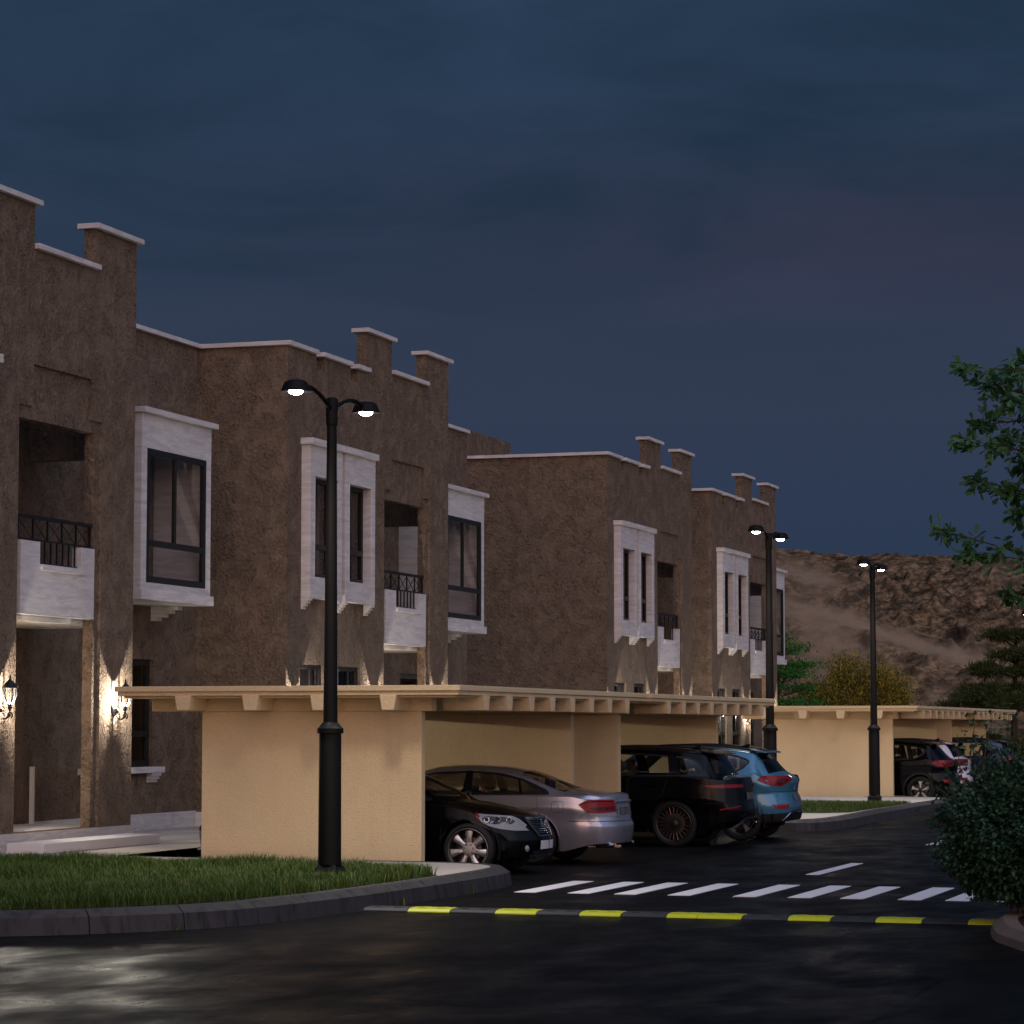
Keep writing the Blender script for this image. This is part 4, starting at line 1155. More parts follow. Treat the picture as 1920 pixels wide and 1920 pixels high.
# ---- tall cars
def suv(name, label, paint, loc, rz, kind):
    root = tag(empty(name, loc, rz), label, 'car')
    if kind == 'box':
        L = 4.78
        sp = dict(L=L, wx=(-1.30, 1.55), arch=.425, wr_=.375,
          top=[(-2.39, 1.115), (-2.28, 1.135), (-2.2, 1.15), (-1.95, 1.36), (-1.80, 1.515), (-1.72, 1.545), (-1.2, 1.585), (-.3, 1.61), (.2, 1.60), (.5, 1.55), (1.1, 1.17), (1.2, 1.12), (1.7, 1.06), (2.15, .97), (2.39, .86)],
          belt=[(-2.39, 1.085), (-1.5, 1.115), (0, 1.11), (1.2, 1.06), (2.39, .92)],
          ws=[(-2.39, .80), (-2.33, .845), (-2.2, .895), (-1.95, .935), (-1.4, .955), (0, .955), (1.5, .95), (2.0, .915), (2.25, .86), (2.39, .77)],
          wr=[(-2.39, .74), (-2.15, .77), (-1.75, .67), (-.5, .66), (.4, .66), (.8, .72), (1.2, .80), (2.2, .78), (2.39, .74)],
          crown=[(-2.39, .03), (-2.1, .05), (-1.6, .06), (.4, .06), (1.2, .06), (2.39, .05)],
          sill=[(-2.39, .42), (-1.95, .28), (-1.7, .24), (2.0, .24), (2.39, .32)], ledge=.02, crease=(.62, .014), roofpow=3,
          front=dict(plan=.30, pow=3, blend=1.0, prof=pch([(.2, .1), (.5, .0), (.9, .06), (1.1, .12)])),
          rear=dict(plan=.22, pow=3.2, blend=.7, prof=pch([(.2, .10), (.40, .02), (.6, .0), (.72, .03), (1.0, .06), (1.15, .10)])),
          windscreen=(.52, 1.14), rearglass=(-2.2, -1.80), splits=[.52, 1.14, -2.2, -1.80],
          windows=[[(-1.88, 1.135), (-1.70, 1.36), (-1.55, 1.43), (-.9, 1.48), (-.2, 1.51), (.35, 1.50), (.98, 1.135)]],
          pillars=[[(-.42, 1.13), (-.36, 1.51), (-.20, 1.51), (-.24, 1.13)], [(-1.42, 1.13), (-1.30, 1.46), (-1.16, 1.47), (-1.24, 1.13)]], dark_rear=-9)
        wk, rr, rim = 'multi', .375, .30
    else:
        L = 4.48
        sp = dict(L=L, wx=(-1.40, 1.34), arch=.40, wr_=.355,
          top=[(-2.24, 1.07), (-2.15, 1.12), (-2.04, 1.18), (-1.76, 1.41), (-1.63, 1.51), (-1.55, 1.54), (-1.1, 1.585), (-.4, 1.62), (.1, 1.61), (.4, 1.56), (1.02, 1.16), (1.12, 1.11), (1.5, 1.06), (1.95, .97), (2.24, .84)],
          belt=[(-2.24, 1.0), (-1.7, 1.13), (-1.2, 1.09), (0, 1.045), (1.0, 1.01), (2.24, .9)],
          ws=[(-2.24, .745), (-2.18, .80), (-2.05, .855), (-1.8, .90), (-1.3, .925), (0, .92), (1.4, .92), (1.9, .885), (2.12, .83), (2.24, .74)],
          wr=[(-2.24, .68), (-2.1, .71), (-1.7, .62), (-.5, .635), (.3, .635), (.7, .69), (1.1, .77), (2.0, .75), (2.24, .70)],
          crown=[(-2.24, .06), (-2.0, .06), (-1.6, .06), (.4, .06), (1.1, .06), (2.24, .05)],
          sill=[(-2.24, .36), (-1.85, .27), (-1.65, .23), (1.8, .23), (2.24, .30)], ledge=.02, crease=(.86, .014), roofpow=3,
          front=dict(plan=.30, pow=3, blend=1.0, prof=pch([(.2, .1), (.5, .0), (.9, .06), (1.1, .12)])),
          rear=dict(plan=.25, pow=2.8, blend=.75, prof=pch([(.2, .12), (.42, .02), (.58, .0), (.70, .03), (.80, .07), (1.0, .05), (1.12, .09)])),
          windscreen=(.42, 1.06), rearglass=(-2.05, -1.63), splits=[.42, 1.06, -2.05, -1.63],
          windows=[[(-1.55, 1.34), (-1.45, 1.23), (-1.26, 1.135), (-.5, 1.075), (.86, 1.055), (.30, 1.49), (-.3, 1.51), (-.95, 1.49), (-1.30, 1.44), (-1.47, 1.385)]],
          pillars=[[(-.36, 1.07), (-.30, 1.51), (-.16, 1.51), (-.18, 1.06)], [(-1.24, 1.12), (-1.14, 1.465), (-1.02, 1.485), (-1.12, 1.11)]], clad=.055, dark_rear=-9)
        wk, rr, rim = 'five', .355, .255
    C = Car(sp); C.build(root, paint, M['car_glass_dark'])
    seats(root, [(-.05, (-.38, .38), .26), (-.98, (-.40, .40), .31)], M['seat_red'] if kind == 'box' else M['seat'], .55, 1.36, .8, floor=(-1.7, 1.05, .74))
    for wx in sp['wx']:
        for g in (-1, 1): make_wheel(root, (wx, g*(.80 if kind == 'box' else .775), rr), g, rr, rim, wk, .24)
    mirror(root, C, .82, 1.07, paint)
    S = lambda g: (lambda a, b: C.side(a, b, g))
    for g in (-1, 1):
        E = lambda a, b: C.end(-1, a, b, g)
        C.line([(-1.20, 1.08), (-1.12, .85), (-.85, .62)], S(g), 'door_seam', M['car_trim'], root, .0035)
        C.line([(-.27, 1.05), (-.27, .42), (-.22, .3)], S(g), 'door_seam', M['car_trim'], root, .0035)
        C.line([(.86, 1.0), (.92, .7), (.85, .32)], S(g), 'door_seam', M['car_trim'], root, .0035)
        for x in (-1.02, .02): C.line([(x, .97), (x+.22, .975)], S(g), 'door_handle', paint, root, .016, .012)
        t = MB()
        P = [(x, g*(C.stat(x)[4]-.03), C.stat(x)[1]+.05+.018*math.sin(math.pi*(x+1.6)/1.95)) for x in np.linspace(-1.6, .35, 14)]
        t.tube(P, .016, 6); t.tube([P[0], (P[0][0]-.05, P[0][1], P[0][2]-.05)], .014, 6); t.tube([P[-1], (P[-1][0]+.06, P[-1][1], P[-1][2]-.06)], .014, 6)
        ob('roof_rail', t, M['car_trim'], root, smooth=True)
        if kind == 'box':
            tl = C.patch([(-.58, .985), (-.36, .995), (.0, 1.005), (.42, 1.005), (.42, .955), (.0, .95), (-.28, .952), (-.44, .970)], E, .010, 'tail_lamp', M['tail'], root)
            C.line([(.27, .945), (.27, 1.01)], E, 'lamp_divider', M['car_trim'], tl, .004, .012)
            C.line([(-.14, .60), (.0, .622), (.24, .655)], E, 'reflector', M['reflector'], root, .013, .006)
            C.line([(.12, .30), (.28, .42), (.40, .46), (.86, .465)], E, 'bumper_trim', M['alloy_dark'], root, .018, .012)
            C.line([(.16, .27), (.30, .37), (.42, .385)], E, 'exhaust_trim', M['chrome'], root, .009, .02)
            C.line([(-.6, .70), (0, .715), (.86, .715)], E, 'bumper_seam', M['car_trim'], root, .005)
        else:
            tl = C.patch([(-.42, 1.03), (-.22, 1.095), (.0, 1.105), (.34, 1.09), (.38, 1.02), (.30, .975), (.12, .925), (-.02, .94), (-.20, .985)], E, .012, 'tail_lamp', M['tail'], root)
            C.patch([(-.02, 1.03), (.10, 1.055), (.30, 1.035), (.20, .965), (.08, .955)], E, .0145, 'lamp_core', M['tail_dark'], tl)
            C.patch([(-.06, .615), (.26, .615), (.22, .545), (-.0, .545)], E, .010, 'reflector', M['reflector'], root)
            C.patch([(-.34, .455), (-.05, .46), (.22, .475), (.34, .51), (.84, .515), (.84, .36), (.2, .33), (-.2, .29), (-.34, .30)], E, .010, 'bumper_cladding', M['car_trim'], root)
            C.line([(.10, .34), (.26, .47), (.34, .485), (.86, .49)], E, 'bumper_trim', M['chrome'], root, .010, .022)
            C.patch([(.20, .36), (.84, .36), (.84, .465), (.32, .465)], E, .018, 'skid_plate', M['alloy_dark'], root)
            C.patch([(.02, .63), (.82, .63), (.82, .81), (.08, .81)], E, .004, 'plate_recess', M['car_trim'] if 0 else paint, root)
            C.line([(-.5, .82), (0, .83), (.84, .835)], E, 'tailgate_seam', M['car_trim'], root, .004)
    Em = lambda a, b: C.end(-1, C.yside(-L/2, b)-a, b, 1)
    z0 = .76 if kind == 'box' else .66
    C.patch([(-.26, z0), (.26, z0), (.26, z0+.11), (-.26, z0+.11)], Em, .014, 'number_plate', M['plate_dark'], root)
    # roof spoiler and fin aerial
    x0 = sp['splits'][3]; zt = C.top(x0+.08); t = MB(); wd = C.wr(x0)-.02
    t.prism([(x0+.14, zt+.010), (x0-.10, zt-.022), (x0-.17, zt-.045), (x0-.16, zt-.062), (x0+.0, zt-.05), (x0+.1, zt-.03)], 1, -wd, wd)
    ob('spoiler', t, M['car_trim_gloss'] if kind == 'box' else paint, root, bevel=.012)
    t = MB(); zf = C.top(x0+.35)-.01; t.prism([(x0+.50, zf), (x0+.27, zf), (x0+.25, zf+.075), (x0+.30, zf+.07)], 1, -.02, .02); ob('aerial_fin', t, M['car_trim_gloss'], root, bevel=.008)
    return root

P_black = paint_mat('black_paint', (.002, .0021, .0032), .0, .15, 0.0, .22)
P_silver = paint_mat('silver_paint', (.46, .45, .51), .7, .25)
P_blue = paint_mat('blue_paint', (.050, .20, .32), .35, .28)
P_white = paint_mat('white_paint_car', (.72, .68, .74), .0, .3)
P_navy = paint_mat('navy_paint', (.02, .03, .08), .3, .25)
saloon('saloon_car', 'black saloon parked nose out beside the nearest carport wall', P_black, (-13.13, 34.27, 0), 0.0, True)
saloon('saloon_car', 'silver saloon parked tail out behind the black saloon', P_silver, (-12.83, 37.20, 0), math.pi, False)
suv('estate_car', 'black boxy car with thin red tail lamps, parked tail out', P_black, (-12.40, 43.27, 0), math.pi, 'box')
blue = suv('hatchback_car', 'light blue hatchback parked tail out at the end of the second carport', P_blue, (-12.06, 46.02, 0), math.pi, 'hatch')
def recolour(root, old, new):
    for ch in root.children:
        if ch.data and len(ch.data.materials) and ch.data.materials[0] == old:
            ch.data = ch.data.copy(); ch.data.materials[0] = new
c = dup(blue, (-12.75, 68.45, 0), None, 'black hatchback in the third carport, left of the white car'); recolour(c, P_blue, P_black)
c = dup(blue, (-12.90, 71.75, 0), None, 'white hatchback in the third carport, half hidden by the shrub'); recolour(c, P_blue, P_white)
c = dup(blue, (-12.3, 78.1, 0), None, 'dark blue hatchback in the farthest carport, behind shoots of the shrub'); recolour(c, P_blue, P_navy)

# ------------------------------------------------------------------ planting
from mathutils import noise as mnoise
def mesh_np(name, V, faces_idx, loops_per, mat, parent=None):
    # V (n,3); faces_idx flat index array; loops_per list of face sizes
    me = bpy.data.meshes.new(name); V = np.asarray(V, np.float32)
    me.vertices.add(len(V)); me.vertices.foreach_set('co', V.ravel())
    me.loops.add(len(faces_idx)); me.loops.foreach_set('vertex_index', np.asarray(faces_idx, np.int32))
    st = np.concatenate([[0], np.cumsum(loops_per)[:-1]]).astype(np.int32)
    me.polygons.add(len(loops_per)); me.polygons.foreach_set('loop_start', st)
    me.update(calc_edges=True); me.validate()
    me.materials.append(mat)
    o = bpy.data.objects.new(name, me); COL.objects.link(o)
    if parent is not None: o.parent = parent
    return o
def scatter(name, tv, tf, pos, rot, size, mat, parent=None):
    # tv: template verts, tf: faces; rot (n,3,3)
    tv = np.asarray(tv, float); n = len(pos); k = len(tv)
    V = np.einsum('nij,kj->nki', rot, tv)*size[:, None, None]+pos[:, None, :]
    flat = np.concatenate([np.asarray(f) for f in tf]); lp = [len(f) for f in tf]
    idx = (flat[None, :]+(np.arange(n)*k)[:, None]).ravel()
    return mesh_np(name, V.reshape(-1, 3), idx, np.tile(lp, n), mat, parent)
def frames(dirs, ups=None):
    # rotation whose x axis is the leaf direction, z its normal
    d = dirs/np.linalg.norm(dirs, axis=1, keepdims=True); n = len(d)
    u = ups if ups is not None else RNG.normal(size=(n, 3))
    y = np.cross(u, d); y /= np.linalg.norm(y, axis=1, keepdims=True)+1e-9
    z = np.cross(d, y)
    return np.stack([d, y, z], axis=2)
def leaf_mat(name, a, b, c=None, rough=.5, trans=.25):
    t = NT(name); g = t.n.new('ShaderNodeNewGeometry')
    col = t.mix(g.outputs['Random Per Island'], a, b)
    if c:
        col = t.mix(t.ramp(t.math('FRACT', t.math('MULTIPLY', g.outputs['Random Per Island'], 37.0)), [(.90, 0), (.93, 1)]), col, c)
    t.set('Base Color', col).set('Roughness', rough).set('Specular IOR Level', .35)
    tr = t.n.new('ShaderNodeBsdfTranslucent'); t.l.new(col, tr.inputs[0])
    mx = t.n.new('ShaderNodeMixShader'); mx.inputs[0].default_value = trans
    t.l.new(t.b.outputs[0], mx.inputs[1]); t.l.new(tr.outputs[0], mx.inputs[2]); t.l.new(mx.outputs[0], t.out.inputs['Surface'])
    return t.m
M['grass'] = leaf_mat('grass_blades', (.022, .060, .005), (.075, .130, .012), (.17, .15, .04), .55, .25)
M['bark'] = plain('bark', (.07, .05, .038), .9, spec=.1, nscale=8, namt=.5, bump=.8, bscale=20)

def inp(P, x, y):
    c = np.zeros(len(x), bool)
    for i in range(len(P)):
        x1, y1 = P[i]; x2, y2 = P[i-1]
        m = ((y1 > y) != (y2 > y)) & (x < (x2-x1)*(y-y1)/(y2-y1+1e-12)+x1); c ^= m
    return c
def grass(name, poly, n, hmin, hmax, zb):
    xs = [p[0] for p in poly]; ys = [p[1] for p in poly]
    x = RNG.uniform(min(xs), max(xs), n*2); y = RNG.uniform(min(ys), max(ys), n*2)
    k = inp(poly, x, y); x, y = x[k][:n], y[k][:n]; n = len(x)
    nz = np.array([mnoise.noise((a*.9, b*.9, 3.1))+.6*mnoise.noise((a*3.1, b*3.1, 7.7)) for a, b in zip(x, y)])
    h = (hmin+(hmax-hmin)*np.clip(.5+.55*nz, 0, 1.25))*RNG.uniform(.65, 1.2, n)
    a = RNG.uniform(0, 2*np.pi, n); lean = RNG.uniform(.2, 1.05, n)*h
    w = RNG.uniform(.003, .0055, n)
    dx, dy = np.cos(a), np.sin(a); px, py = -dy, dx
    V = np.zeros((n, 5, 3))
    V[:, 0] = np.stack([x-px*w, y-py*w, np.full(n, zb)], 1); V[:, 1] = np.stack([x+px*w, y+py*w, np.full(n, zb)], 1)
    V[:, 2] = np.stack([x+px*w*.8+dx*lean*.35, y+py*w*.8+dy*lean*.35, zb+h*.6], 1); V[:, 3] = np.stack([x-px*w*.8+dx*lean*.35, y-py*w*.8+dy*lean*.35, zb+h*.6], 1)
    V[:, 4] = np.stack([x+dx*lean, y+dy*lean, zb+h], 1)
    idx = (np.array([0, 1, 2, 3, 3, 2, 4])[None]+(np.arange(n)*5)[:, None]).ravel()
    return tag(mesh_np(name, V.reshape(-1, 3), idx, np.tile([4, 3], n), M['grass']), kind='stuff')
g1 = [p for p in offs(k1, .30) if p[1] < 29.6 and p[0] > -20]
g1 = g1+[(-10.75, 29.75), (-11.4, 30.45), (-12.6, 30.85), (-15, 31.0), (-20, 31.0)]
grass('grass', g1, 135000, .06, .19, ZP)
sheet('planting_soil', g1, ZP+.004, M['soil'])
g2 = [(-16, 61.6), (-16, 53.4), (-10.9, 53.4), (-10.5, 53.9), (-10.48, 61.2), (-10.7, 61.65)]
grass('grass', g2, 26000, .04, .075, ZP)
sheet('planting_soil', g2, ZP+.004, M['soil'])
# a few stray tufts in the kerb joints
tuft = [(q[0], q[1]) for q in offs(k1, .02)]
for j in (26, 44, 50):
    q = tuft[j]; grass('grass', [(q[0]-.09, q[1]-.07), (q[0]+.07, q[1]-.07), (q[0]+.07, q[1]+.07), (q[0]-.09, q[1]+.07)], 26, .06, .15, .002)

LOBED = ([(0,0,0), (.18,.16,.02), (.32,.34,.0), (.48,.23,.03), (.70,.27,.0), (.78,.10,.02), (1,0,-.05), (.78,-.10,.02), (.70,-.27,0), (.48,-.23,.03), (.32,-.34,0), (.18,-.16,.02), (.5,0,-.03)],
         [(12,0,1,2,3), (12,3,4,5,6), (12,6,7,8,9), (12,9,10,11,0)])
OAK = ([(0,0,0), (.15,.02,0), (.22,.12,.02), (.32,.09,.01), (.42,.20,.03), (.52,.13,.02), (.64,.27,.03), (.72,.16,.02), (.86,.20,.0), (.90,.08,0), (1,0,-.06),
        (.90,-.08,0), (.86,-.20,.0), (.72,-.16,.02), (.64,-.27,.03), (.52,-.13,.02), (.42,-.20,.03), (.32,-.09,.01), (.22,-.12,.02), (.15,-.02,0), (.5,0,-.03)],
       [(20,0,1,2,3,4,5), (20,5,6,7,8,9,10), (20,10,11,12,13,14,15), (20,15,16,17,18,19,0)])
OVAL = ([(0,0,0), (.3,.2,.02), (.7,.16,.02), (1,0,-.04), (.7,-.16,.02), (.3,-.2,.02)], [(0,1,2,3), (0,3,4,5)])
NEEDLE = ([(0,-.10,0), (0,.10,0), (1,.05,.0), (1,-.05,0)], [(0,1,2,3)])

def limb(mb, a, b, r0, r1, bend=.1, n=8):
    a = Vector(a); b = Vector(b); d = b-a; o = Vector((random.uniform(-1,1), random.uniform(-1,1), random.uniform(-.3,1)))*d.length*bend
    P = [a.lerp(b, k/n)+o*math.sin(math.pi*k/n) for k in range(n+1)]
    mb.tube(P, [r0+(r1-r0)*k/n for k in range(n+1)], 7); return P

# dark shrub in the right-hand planter
def shrub(loc):
    S = tag(empty('shrub', loc), 'dark green leafy shrub overhanging the right planter kerb', 'shrub')
    st = MB(); tips = []
    blobs = [((-.10, 0, .80), (.80, .80, .70)), ((.85, .25, .86), (.85, .8, .80)), ((.35, .75, 1.0), (.7, .6, .58)), ((1.5, .1, .85), (.8, .9, .80)), ((.45, -.45, .70), (.6, .5, .52)), ((.0, .05, 1.10), (.46, .5, .44)), ((-.18, -.05, .60), (.66, .6, .46)), ((.35, -.15, .45), (.7, .6, .40)), ((.55, .1, 1.3), (.55, .5, .45))]
    pos = []; dr = []
    for (c, r) in blobs:
        n = int(19000*r[0]*r[2])
        u = RNG.normal(size=(n, 3)); u /= np.linalg.norm(u, axis=1, keepdims=True)
        nz = np.array([1+.32*mnoise.noise((q[0]*2.3+c[0], q[1]*2.3, q[2]*2.3))+.13*mnoise.noise((q[0]*6, q[1]*6+c[2], q[2]*6)) for q in u])
        rad = RNG.uniform(.35, 1.0, n)**.45*nz
        p = u*rad[:, None]*np.array(r)+np.array(c); k = p[:, 2] > .14
        pos.append(p[k]); dr.append((u+RNG.normal(size=u.shape)*.7+np.array([0, 0, -.25]))[k])
    # shoots rising above the body
    for (x, y, z0, hx, hy, h) in ((-.56, 0, .95, -.14, 0, .80), (-.45, .05, 1.0, -.08, 0, .86), (-.36, 0, 1.1, .01, 0, .80), (-.66, .1, .8, -.16, 0, .62), (-.24, .1, 1.2, .03, 0, .70), (-.70, 0, .6, -.24, 0, .34), (-.66, -.1, .5, -.28, 0, .12), (-.42, .0, 1.2, -.12, 0, .50), (-.10, .1, 1.3, .04, .1, .52), (.02, .2, 1.35, .1, 0, .50), (-.62, .0, .95, -.3, -.1, .30), (.55, .2, 1.5, .1, 0, .36), (-.75, .1, .85, -.22, 0, .08), (.22, -.1, 1.35, -.05, 0, .48), (-.30, .25, 1.2, -.1, 0, .42), (.4, -.05, 1.4, .15, 0, .40), (.8, 0, 1.6, .05, 0, .35)):
        P = limb(st, (x, y, z0), (x+hx, y+hy, z0+h), .007, .003, .12)
        n = 70; t = RNG.uniform(.15, 1.05, n)
        b = np.array([np.array(P[0])+(np.array(P[-1])-np.array(P[0]))*q for q in t])
        pos.append(b+RNG.normal(size=(n, 3))*.05); dr.append(RNG.normal(size=(n, 3))+np.array([0, 0, -.1]))
    pos = np.concatenate(pos); dr = np.concatenate(dr)
    up = RNG.normal(size=dr.shape)*.55+np.array([0, -.3, 1.0])
    scatter('foliage', *LOBED, pos, frames(dr, up), RNG.uniform(.034, .066, len(pos)), leaf_mat('shrub_leaves', (.016, .050, .026), (.042, .105, .050), None, .5, .12), S)
    for k in range(26):
        x, y = RNG.uniform(-.25, 1.5), RNG.uniform(-.4, .6)
        limb(st, (x, y, .0), (x+RNG.uniform(-.4, .25), y+RNG.uniform(-.3, .3), RNG.uniform(.6, 1.4)), .012, .005, .1)
    ob('stem', st, plain('shrub_stem', (.10, .055, .04), .85), S, smooth=True)
    return S
shrub((-3.42, 26.75, .10))

# oak whose branches reach in from the right
def oak(loc):
    T = tag(empty('oak_tree', loc), 'green lobed-leaf tree reaching in from the right edge before the sky', 'tree')
    b = MB(); limb(b, (0, 0, 0), (.1, 0, 3.6), .14, .09, .02, 12); top = Vector((.1, 0, 3.6))
    limb(b, top, (.15, 0, 6.0), .085, .03, .05, 10)
    pos = []; dr = []
    # tips relative to the trunk: leftmost reach and height
    tips = [(-2.40, -.2, 5.38), (-2.22, .1, 5.22), (-2.30, .0, 4.80), (-2.38, -.3, 4.58), (-2.30, .2, 4.25), (-2.66, .0, 3.72), (-2.42, -.1, 3.48), (-2.02, .1, 3.06), (-1.85, .2, 5.45),
            (-1.9, -.5, 5.0), (-1.95, .5, 4.4), (-1.9, -.2, 3.9), (-1.5, .8, 5.3), (-1.5, .3, 5.5), (-1.2, -.9, 5.8), (-1.0, 1.2, 4.6), (-.6, -1.6, 4.9), (.8, -1.2, 5.2), (1.6, .2, 5.0), (1.3, 1.1, 5.8), (.2, .3, 6.4), (-.4, .2, 6.0), (.9, -.3, 4.0), (-2.0, -.1, 4.65), (-1.95, .1, 5.35), (-2.0,.15,4.1)]
    for tp in tips:
        base = (.1, 0, min(5.6, max(2.9, tp[2]-RNG.uniform(.2, .9))))
        P = limb(b, base, tp, .026, .004, .07, 10)
        tw = []
        for k in range(4, 11):
            for _ in range(5):
                f = 1-.5*(k-4)/6
                e = P[k]+Vector((RNG.normal()-.35*(tp[0] < 0), RNG.normal(), RNG.normal()*.7))*.15*f
                b.tube([P[k], P[k].lerp(e, .5)+Vector((0,0,.02)), e], [.004, .003, .002], 4); tw.append((P[k], e))
        for a, e in tw+[(P[-2], P[-1])]*3:
            n = 6; t = RNG.uniform(.35, 1.1, n)
            p = np.array(a)+(np.array(e)-np.array(a))*t[:, None]+RNG.normal(size=(n, 3))*.022
            pos.append(p); dr.append((np.array(e)-np.array(a))/.15+RNG.normal(size=(n, 3))*.8+np.array([0, 0, -.35]))
    pos = np.concatenate(pos); dr = np.concatenate(dr); up = RNG.normal(size=dr.shape)*.6+np.array([.1, -.3, .9])
    scatter('crown', *OAK, pos, frames(dr, up), RNG.uniform(.085, .14, len(pos)), leaf_mat('oak_leaves', (.040, .125, .045), (.080, .20, .068), None, .45, .3), T)
    ob('trunk', b, M['bark'], T, smooth=True)
    return T
oak((-1.70, 27.6, .20))

# yellow-flowering dome shrub beyond the carports
def dome(loc):
    T = tag(empty('shrub', loc), 'rounded yellow-flowered shrub before the hill, behind the third carport', 'shrub')
    b = MB(); pos = []; dr = []
    for k in range(90):
        a = RNG.uniform(0, 2*math.pi); e = math.acos(1-RNG.uniform(0, .98)); r = RNG.uniform(.72, 1.0)
        tp = (2.75*r*math.sin(e)*math.cos(a), 2.3*r*math.sin(e)*math.sin(a), 1.6+2.9*r*math.cos(e)-(.5*(math.sin(e)**6)))
        P = limb(b, (RNG.uniform(-.3, .3), RNG.uniform(-.3, .3), 0), tp, .035, .008, .05, 8)
        for j in range(46):
            f = RNG.uniform(.5, 1.0); c = np.array(P[0])*(1-f)+np.array(P[-1])*f+RNG.normal(size=3)*.16*(.5+f)
            n = 40; o = np.array(c)-np.array((0, 0, 1.2))
            pos.append(c+RNG.normal(size=(n, 3))*.14); dr.append(o*.6+RNG.normal(size=(n, 3))*.6+np.array([0,0,.3]))
    pos = np.concatenate(pos); dr = np.concatenate(dr)
    m1 = leaf_mat('yellow_bloom', (.27, .20, .02), (.42, .33, .04), (.05, .06, .02), .6, .2); m2 = leaf_mat('olive_leaves', (.055, .06, .018), (.09, .09, .02), None, .6, .2)
    k = RNG.random(len(pos)) < .5
    scatter('bloom', *OVAL, pos[k], frames(dr[k]), RNG.uniform(.055, .10, k.sum()), m1, T); scatter('foliage', *OVAL, pos[~k]*.97, frames(dr[~k]), RNG.uniform(.055, .10, (~k).sum()), m2, T)
    ob('stem', b, M['bark'], T, smooth=True)
    return T
dome((-17.75, 94.2, -.05))

# bright green creeper-like tree in leafy tiers beyond the last house
def tiers(loc):
    T = tag(empty('green_tree', loc), 'bright green tree in leafy tiers beside the last house', 'tree')
    b = MB(); limb(b, (-.4, 0, 0), (-.3, 0, 4.8), .12, .04, .03, 10); pos = []; up = []
    lay = [(5.0, .5), (4.6, .8), (4.05, 1.15), (3.75, 1.0), (3.3, 1.0), (2.75, 1.5), (2.35, 1.35), (1.95, 1.65), (1.5, 1.4), (1.0, 1.5)]
    for z, r in lay:
        for k in range(int(15*r)):
            a = RNG.uniform(0, 2*math.pi); q = r*RNG.uniform(.3, 1.05); c = np.array([q*math.cos(a)-.3, q*math.sin(a), z+RNG.normal()*.06])
            if k % 3 == 0: limb(b, (-.3, 0, z-.3), tuple(c), .02, .006, .05, 5)
            n = 110; pos.append(c+RNG.normal(size=(n, 3))*np.array([.24, .24, .085]))
    pos = np.concatenate(pos); d = RNG.normal(size=pos.shape); up = RNG.normal(size=pos.shape)*.5+np.array([0, -.2, 1])
    scatter('crown', *OVAL, pos, frames(d, up), RNG.uniform(.07, .12, len(pos)), leaf_mat('bright_leaves', (.027, .125, .014), (.066, .25, .03), (.012, .05, .012), .45, .3), T)
    ob('trunk', b, M['bark'], T, smooth=True)
    return T
tiers((-19.6, 90.5, -.03))

def pine(loc, label, tierlist, h):
    T = tag(empty('pine_tree', loc), label, 'tree', 'pines at the foot of the hill')
    b = MB(); limb(b, (0, 0, 0), (.15, 0, h), .17, .04, .02, 12); pos = []; dr = []
    for z, rad, n in tierlist:
        for k in range(n):
            a = RNG.uniform(0, 2*math.pi); q = rad*math.sqrt(RNG.uniform(.08, 1)); c = np.array([q*math.cos(a), q*math.sin(a), z+RNG.normal()*.10-.06*q])
            if k % 2 == 0: limb(b, (0.05, 0, z-.35), tuple(c), .035, .01, .05, 6)
            m = 420; u = RNG.normal(size=(m, 3)); u /= np.linalg.norm(u, axis=1, keepdims=True)
            u *= (RNG.uniform(.2, 1, m)**.5)[:, None]*(1+.3*RNG.normal(size=(m, 1)))
            pos.append(c+u*np.array([.42, .42, .17])); dr.append(u+RNG.normal(size=(m, 3))*.5+np.array([0, 0, .35]))
    pos = np.concatenate(pos); dr = np.concatenate(dr)
    scatter('crown', *NEEDLE, pos, frames(dr), RNG.uniform(.10, .18, len(pos)), leaf_mat('pine_needles', (.026, .042, .010), (.070, .088, .018), None, .55, .2), T)
    ob('trunk', b, M['bark'], T, smooth=True)
    return T
pine((-13.0, 97.5, -.05), 'dark pine with flat needle pads at the right edge before the hill', [(5.2, .7, 8), (4.6, 1.3, 16), (4.1, 1.5, 16), (3.3, 2.3, 28), (2.9, 2.5, 28), (1.5, 1.9, 16), (1.1, 1.6, 12)], 5.3)
pine((-10.0, 104, -.05), 'second pine standing behind the edge pine', [(5.6, 1.0, 12), (4.9, 1.6, 18), (4.0, 2.2, 24), (3.0, 2.3, 24), (2.0, 2.0, 16)], 5.9)

